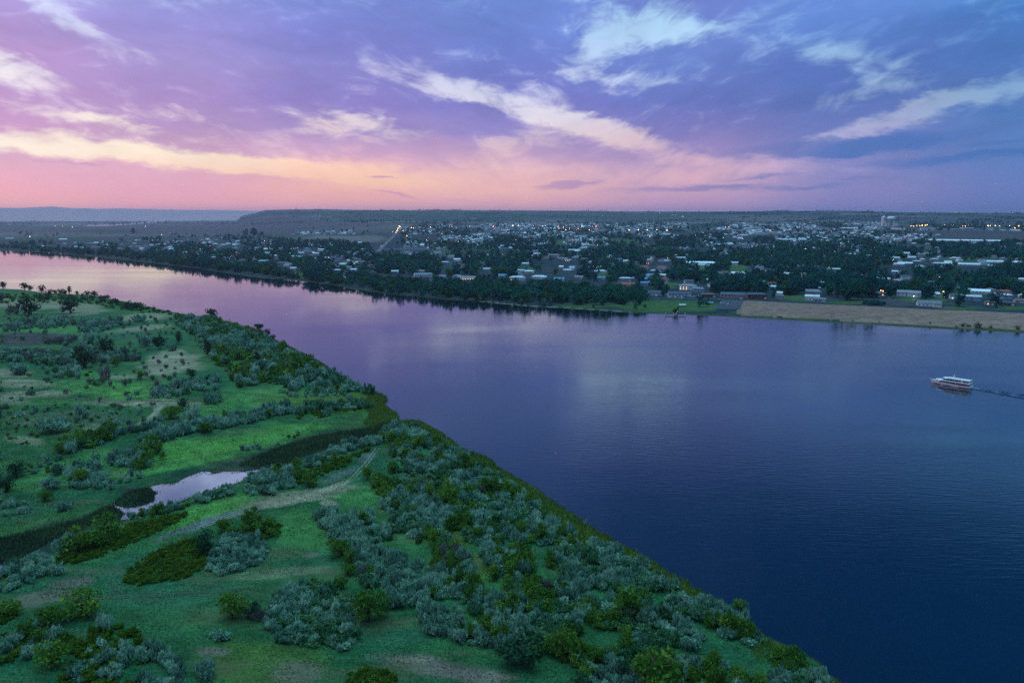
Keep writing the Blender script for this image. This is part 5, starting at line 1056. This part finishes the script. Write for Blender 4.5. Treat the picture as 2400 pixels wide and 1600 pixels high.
# ------------------------------------------------------------------ water towers
M['tower'] = simple('tower_paint', (.78,.80,.82), .5, .05, .2)
x, y = map(float, G(2069.5, 532.5)); D_ = math.hypot(x, y); u = D_/F; z = hz(x, y)
e = empty('standpipe_water_tower', x, y, z); tag(e, 'tall white cylindrical standpipe tank, left one of the water towers', 'water tower')
b = MB(); b.cyl(0, 0, -2, 21*u, 4.1*u, 4.1*u, 32); b.build('tank', M['tower'], e); b = MB(); b.cyl(0, 0, 21*u, 23.2*u, 4.2*u, .6*u, 32); b.build('roof', M['tower'], e); b = MB(); b.box(-.5, .5, -4.4*u-.9, -4.4*u-.1, 0, 20*u); b.build('ladder', M['metal'], e)
x, y = map(float, G(2087, 532)); z = hz(x, y); e = empty('mushroom_water_tower', x, y, z); tag(e, 'white water tower with wide flat tank on a fluted column', 'water tower')
b = MB(); n = 24; P = []
for k in range(n*2): r = (3.9 if k % 2 else 3.4)*u; P.append((r*math.cos(3.14159*k/n), r*math.sin(3.14159*k/n)))
b.prism(P, -2, 15*u); b.build('column', simple('column_paint', (.5,.52,.56), .6, .05, .2), e)
b = MB()
for (za, ra, zb, rb) in ((14.5, 4.0, 16.8, 8.0), (16.8, 8.2, 19.3, 8.2), (19.3, 8.2, 20.8, 6.2), (20.8, 6.2, 21.6, 1.)): b.cyl(0, 0, za*u, zb*u, ra*u, rb*u, 32)
b.build('tank', M['tower'], e)

# ------------------------------------------------------------------ lamps
LT_ = {'orange': emis('orange_lamp_glow', (1., .34, .10), 60), 'warm': emis('warm_lamp_glow', (1., .62, .30), 48), 'white': emis('white_lamp_glow', (1., .92, .82), 26), 'red': emis('red_lamp_glow', (1., .10, .07), 40)}
pm = MB(); pm.cyl(0, 0, -1, 8.6, .16, .1, 8); pm.box(-.06, .06, -1.4, 0, 8.3, 8.45); LPOLE = pm.mesh('pole', M['metal'])
def lamp_head(mat):
    b = MB(); b.cyl(0, -1.4, 7.75, 8.05, .35, .62, 10); b.cyl(0, -1.4, 8.05, 8.35, .62, .3, 10); return b.mesh('lamp_head', mat)
LH = {k: lamp_head(m) for k, m in LT_.items()}
LLM = [('at the top of the main road', 940, 535), ('beside the main road', 915, 560), ('in the dense suburb', 1200, 560), ('along the far highway', 1500, 540), ('at the lit shopping strip', 1300, 536), ('by the far right stores', 2180, 532), ('at the far right edge of town', 2360, 534), ('behind the levee', 2080, 700), ('on the riverside bluff', 921, 627), ('in the middle of town', 1700, 590), ('in the valley on the left', 170, 530), ('in the left neighbourhood', 500, 590), ('on the far plateau', 1600, 513)]
def lamp(px, py, k, s=1.0):
    x, y = map(float, G(px, py)); dd = math.hypot(x, y); s = s*min(max(dd/2600, .8), 2.2); e = empty('street_lamp', x, y, hz(x, y)); e.rotation_euler.z = random.uniform(-.5, .5)
    p = child('pole', LPOLE, e); h = child('lamp_head', LH[k], e); h.scale = (s, s, s); h.location = (0, 0, 8.2*(1-s))
    h.location = (0, 1.4*(s-1), 8.05*(1-s)); tag(e, cat='street lamp', group='lit street lamps across the town'); pend(e, {'orange': 'orange glowing street lamp', 'warm': 'warm yellow street lamp', 'white': 'white street lamp', 'red': 'red glowing lamp'}[k], LLM, px, py)
for q in [(1474,542,'orange',1.9),(1496,542,'warm',1.9),(1517,542,'orange',1.7),(1539,542,'orange',1.7),(1563,543,'orange',2.0),(1326,542,'warm',1.4),(1381,542,'orange',1.3),(1397,534,'red',1.8),(1156,534,'red',1.8),(936,533,'warm',2.2),(938,535,'orange',1.8),(934,537,'warm',1.9),(932,541,'orange',1.8),(930,545,'warm',1.6),(928,549,'warm',1.3),(920,547,'white',1.2),(945,545,'orange',1.3),(954,557,'orange',1.6),(965,537,'warm',1.4),(969,537,'orange',1.),(1009,535,'warm',1.5),
  (921,631,'red',1.1),(2062,697,'orange',1.),(2069,698,'orange',1.2),(2209,700,'orange',1.3),(2140,711,'white',1.2),(1713,582,'white',1.3),(1406,592,'white',1.2),(1427,582,'warm',1.),(2135,534,'warm',1.2),(2141,534,'warm',1.2),(2148,533,'orange',1.4),(2155,533,'orange',1.4),(2161,532,'warm',1.8),(2168,532,'orange',1.9),(2172,531,'orange',1.7),(2214,531,'warm',1.2),(2230,531,'orange',.9),(2235,532,'white',.9),(2255,534,'red',1.3),(2262,534,'orange',1.3),(2268,533,'red',1.2),(2280,540,'white',1.8),
  (2315,533,'warm',1.7),(2320,533,'warm',1.3),(2332,533,'warm',1.2),(2342,534,'white',1.2),(2366,533,'warm',1.),(2378,539,'warm',1.4),(2387,534,'orange',1.6),(2396,533,'warm',1.5),(2398,538,'white',1.3),(1202,532,'white',2.2),(1215,532,'warm',1.3),(1250,533,'warm',1.2),(1272,533,'white',1.2),(1278,533,'white',1.1),(1290,537,'orange',1.),(1308,534,'warm',1.2),(1320,536,'orange',1.1),(1345,537,'orange',1.1),(1362,534,'white',1.2),(1366,534,'white',1.2),(1310,539,'orange',1.),(1335,539,'orange',1.),(1355,539,'orange',1.),(1100,534,'white',.8),(1060,535,'orange',.8),
  (1546,514,'white',1.),(1564,515,'white',1.),(1575,515,'warm',1.),(1582,515,'white',.9),(1600,516,'white',1.2),(71,558,'white',1.2),(170,535,'warm',1.2),(147,532,'white',1.),(341,533,'white',1.4),(130,532,'white',.9),(380,553,'orange',.9),(620,570,'orange',.8),(559,625,'orange',.8),(542,608,'white',.6),(492,582,'red',.7),(1765,545,'white',1.),(1804,545,'warm',1.2),(1630,556,'warm',1.),(1700,536,'orange',1.1),(1708,536,'orange',1.),(1643,560,'white',1.),(1888,590,'white',1.),(1941,638,'white',.8),(2048,589,'orange',1.2),(2092,618,'white',1.)]: lamp(*q)
g4 = np.random.default_rng(77)
for px, py in zip(*fillpx([(950,532),(2100,530),(2150,575),(1900,640),(1000,600)], 34, 79)): lamp(px, py, g4.choice(['white', 'warm', 'white']), g4.uniform(.5, .85))

# power-line poles
M['pole'] = simple('weathered_pole', (.20,.17,.15), .9, .1)
pm = MB(); pm.cyl(0, 0, -1, 11, .18, .12, 8); UP = pm.mesh('post', M['pole']); pm = MB(); pm.box(-1.2, 1.2, -.08, .08, 9.8, 10); UA = pm.mesh('crossarm', M['pole'])
for i, (px, py) in enumerate([(1000,642),(1100,646),(1200,650),(1312,655),(1420,660),(1530,672),(1640,684),(1430,575),(2221,590),(543,534)]):
    x, y = map(float, G(px, py)); e = empty('utility_pole', x, y, hz(x, y)); e.scale = (1, 1, 1.2 if i < 7 else 2.2); child('post', UP, e); child('crossarm', UA, e)
    tag(e, cat='utility pole', group='utility poles behind the grove'); pend(e, 'wooden utility pole with crossarm', FLM, px, py)

# ------------------------------------------------------------------ cruise yacht
bw = np.array(gp_h([(2186,896.5),(2277,910.5)], 0)); ctr = bw.mean(0); v_ = bw[0]-bw[1]; LB = float(np.hypot(*v_)); yaw = math.atan2(v_[1], v_[0]); S = LB/30.0
ya = empty('cruise_yacht', float(ctr[0]), float(ctr[1]), 0, yaw); tag(ya, 'white three-deck cruise yacht with dark window bands on the open river', 'yacht'); ya.scale = (S,)*3
def loft(name, secs, mat, par=ya, cap=True, smooth=False):
    n = len(secs[0]); V = [p for s in secs for p in s]; Fq = [(i*n+j, i*n+(j+1) % n, (i+1)*n+(j+1) % n, (i+1)*n+j) for i in range(len(secs)-1) for j in range(n)]
    if cap: Fq += [tuple(range(n)), tuple(range((len(secs)-1)*n, len(secs)*n))[::-1]]
    o = mesh_obj(name, V, Fq, mat, par); import bmesh
    bm = bmesh.new(); bm.from_mesh(o.data); bmesh.ops.recalc_face_normals(bm, faces=bm.faces[:]); bm.to_mesh(o.data); bm.free(); return o
def sec(x, hw, hb, z0, z1): return [(x,-hb,z0),(x,hb,z0),(x,hw,z1),(x,-hw,z1)]
loft('hull', [sec(-15,3.3,2.7,-.8,1.9), sec(-5,3.6,3.1,-1,1.9), sec(5,3.5,2.9,-1,2.1), sec(10,2.7,1.7,-.9,2.5), sec(14,1.3,.4,-.5,2.95), sec(16.6,.12,.05,1.6,3.2)], M['white'])
loft('waterline_stripe', [sec(-15.02,2.95,2.9,-.1,.38), sec(-5,3.32,3.26,-.1,.38), sec(5,3.2,3.1,-.1,.38), sec(10,2.12,1.98,-.1,.38), sec(13.9,.78,.66,-.1,.38)], simple('dark_boot_stripe', (.02,.03,.06), .5))
def deck(name, x0, x1, nose, hw, z0, z1, mat, shr=.0):
    P0 = [(x0,-hw),(x1,-hw),(x1+nose*.6,-hw*.6),(x1+nose,0),(x1+nose*.6,hw*.6),(x1,hw),(x0,hw)]; b = MB(); n = 7
    b.add([(x,y,z0) for x, y in P0]+[(x-(shr if x > 0 else 0),y*(1-.04),z1) for x, y in P0], [tuple(range(n))[::-1], tuple(range(n, 2*n))]+[(i,(i+1)%n,(i+1)%n+n,i+n) for i in range(n)]); return b.build(name, mat, ya)
deck('main_cabin_windows', -12.5, 8.5, 4, 3.05, 1.92, 3.5, M['glass'], .8)
deck('upper_deck', -14.6, 7.8, 5.2, 3.25, 3.5, 4.35, M['white'], 1.2)
deck('upper_cabin_windows', -7.6, 4.2, 3.6, 2.75, 4.35, 5.7, M['glass'], 1.4)
deck('aft_cabin_wall', -8.7, -7.65, .01, 2.8, 4.35, 5.7, M['white'])
deck('aft_cabin_windows', -13.6, -8.75, .01, 2.6, 4.7, 5.6, M['glass'])
deck('aft_rail', -14.4, -13.65, .01, 2.8, 4.35, 5.2, M['white'])
deck('roof', -14.2, 3.6, 3.8, 2.95, 5.7, 6.5, M['white'], 1.6)
b = MB(); b.add([(-2.5,-1,6.5),(1.2,-1,6.5),(1.2,1,6.5),(-2.5,1,6.5),(-1.8,-.7,7.5),(-.2,-.7,7.5),(-.2,.7,7.5),(-1.8,.7,7.5)], [(4,5,6,7),(0,1,5,4),(1,2,6,5),(2,3,7,6),(3,0,4,7)]); b.box(-1.6, -1.3, -.12, .12, 7.5, 9.6); b.box(-1.7, -1.2, -.9, .9, 8.4, 8.6); b.build('mast', M['white'], ya)
b = MB(); b.cyl(-1.45, 0, 8.6, 9.0, .45, .3, 12); b.build('radar_dome', M['white'], ya)
b = MB()
for k in range(9):
    x = 8.6+k*.95; w = 3.0*(1-((x-5)/12.2)**2); 
    for s in (-1, 1): b.box(x-.05, x+.05, s*w-.04, s*w+.04, 2.3, 3.75)
b.build('bow_railing', M['metal'], ya)
b = MB(); b.box(-15.8, -14.9, -2.6, 2.6, .3, .55); b.build('swim_platform', M['timber'], ya)
b = MB(); b.add([(16.3,-.15,3.0),(16.3,.15,3.0),(18.8,0,3.5),(16.3,0,3.3)], [(0,1,3),(1,2,3),(2,0,3),(0,2,1)]); b.build('bowsprit', M['white'], ya)
# wake: low ridges spreading behind the stern, and a short foam streak
dirb = -v_/LB; nrm_ = np.array([-dirb[1], dirb[0]]); st_ = bw[1]
t_ = np.linspace(0, 260, 260); wv = np.linspace(-1, 1, 60); Tm, Wm = np.meshgrid(t_, wv, indexing='ij'); half = 3+Tm*.16
Xw = st_[0]+dirb[0]*Tm+nrm_[0]*Wm*half; Yw = st_[1]+dirb[1]*Tm+nrm_[1]*Wm*half
Zw = .03+np.exp(-Tm/220)*(1-Wm**8)*(.09*np.cos(Wm*half*1.15)*np.exp(-(Wm/.95)**2*.4)+.16*np.exp(-((np.abs(Wm)-.82)/.10)**2)+.08*np.cos(Tm*.6+Wm*9))+.2*(1-Wm**8)
Zw = np.where(np.abs(Wm) > .999, -.05, Zw); I = (np.arange(259)[:, None]*60+np.arange(59)[None]).ravel()
wk_ = mesh_obj('wake', np.stack([Xw.ravel(), Yw.ravel(), Zw.ravel()], 1), np.stack([I, I+60, I+61, I+1], 1), M['water'], smooth=True); tag(wk_, kind='structure')
if wk_.data.polygons[100].normal.z < 0: wk_.data.flip_normals()
fm, t = mat_new('foam'); geo = nd(t, 'ShaderNodeNewGeometry').outputs['Position']; n_f = nd(t, 'ShaderNodeTexNoise', {'Vector': geo, 'Scale': 1.3, 'Detail': 5.}).outputs['Fac']
out(t, nd(t, 'ShaderNodeMixShader', {0: mapr(t, n_f, .50, .70), 1: nd(t, 'ShaderNodeBsdfTransparent').outputs[0], 2: nd(t, 'ShaderNodeBsdfDiffuse', {0: (.7, .75, .8, 1)}).outputs[0]}).outputs[0])
V = []
for k in range(20):
    s = k*1.3; w = 1.5*(1-k/21)
    for sg in (-1, 1): V.append((st_[0]+dirb[0]*s+nrm_[0]*w*sg, st_[1]+dirb[1]*s+nrm_[1]*w*sg, .55))
fo = mesh_obj('wake_foam', V, [(2*i, 2*i+1, 2*i+3, 2*i+2) for i in range(19)], fm); tag(fo, kind='structure')
# red kayak near the levee and a channel buoy at the left
x, y = gp_h([(2029, 771.5)], 0)[0]; e = empty('kayak', float(x), float(y), 0, .35); tag(e, 'small red kayak on the river below the levee', 'kayak')
M['redp'] = simple('red_plastic', (.45,.05,.05), .4, .05)
loft('hull', [sec(-2.6,.05,.03,.1,.3), sec(-1.6,.35,.2,-.05,.38), sec(0,.45,.3,-.1,.4), sec(1.6,.35,.2,-.05,.38), sec(2.6,.05,.03,.1,.35)], M['redp'], e)
loft('person', [sec(-.3,.2,.2,.3,.6), sec(-.2,.26,.22,.35,1.0), sec(-.05,.22,.2,.35,1.05), sec(.05,.1,.12,.4,1.0)], simple('dark_jacket', (.05,.05,.08), .8), e)
b = MB(); b.add([(-.1,-1.2,.75),(-.02,-1.2,.75),(-.02,1.2,1.05),(-.1,1.2,1.05),(-.1,-1.2,.8),(-.02,-1.2,.8),(-.02,1.2,1.1),(-.1,1.2,1.1)], [(0,1,2,3),(4,5,6,7),(0,1,5,4),(2,3,7,6)]); b.build('paddle', M['white'], e)
x, y = gp_h([(156, 597.5)], 0)[0]; e = empty('channel_buoy', float(x), float(y), 0); tag(e, 'dark channel buoy standing in the water off the upper left shore', 'buoy')
b = MB(); b.cyl(0, 0, -.5, .8, 1.3, 1.3); b.build('float', M['rubber'], e); b = MB(); b.cyl(0, 0, .8, 4.5, .8, .25); b.build('daymark', M['rubber'], e)

# ------------------------------------------------------------------ labels, haze
resolve()
hm, t = mat_new('haze'); nd(t, 'ShaderNodeOutputMaterial', {'Volume': nd(t, 'ShaderNodeVolumePrincipled', {'Color': (.72, .78, 1.0, 1), 'Density': 3.5e-5, 'Anisotropy': .5}).outputs[0]})
hb = MB(); hb.box(-27500, 27500, -3000, 27500, -6, 300); hz_o = hb.build('haze', hm); tag(hz_o, kind='stuff'); hz_o['label'] = 'thin blue evening haze over the valley'; hz_o['category'] = 'haze'
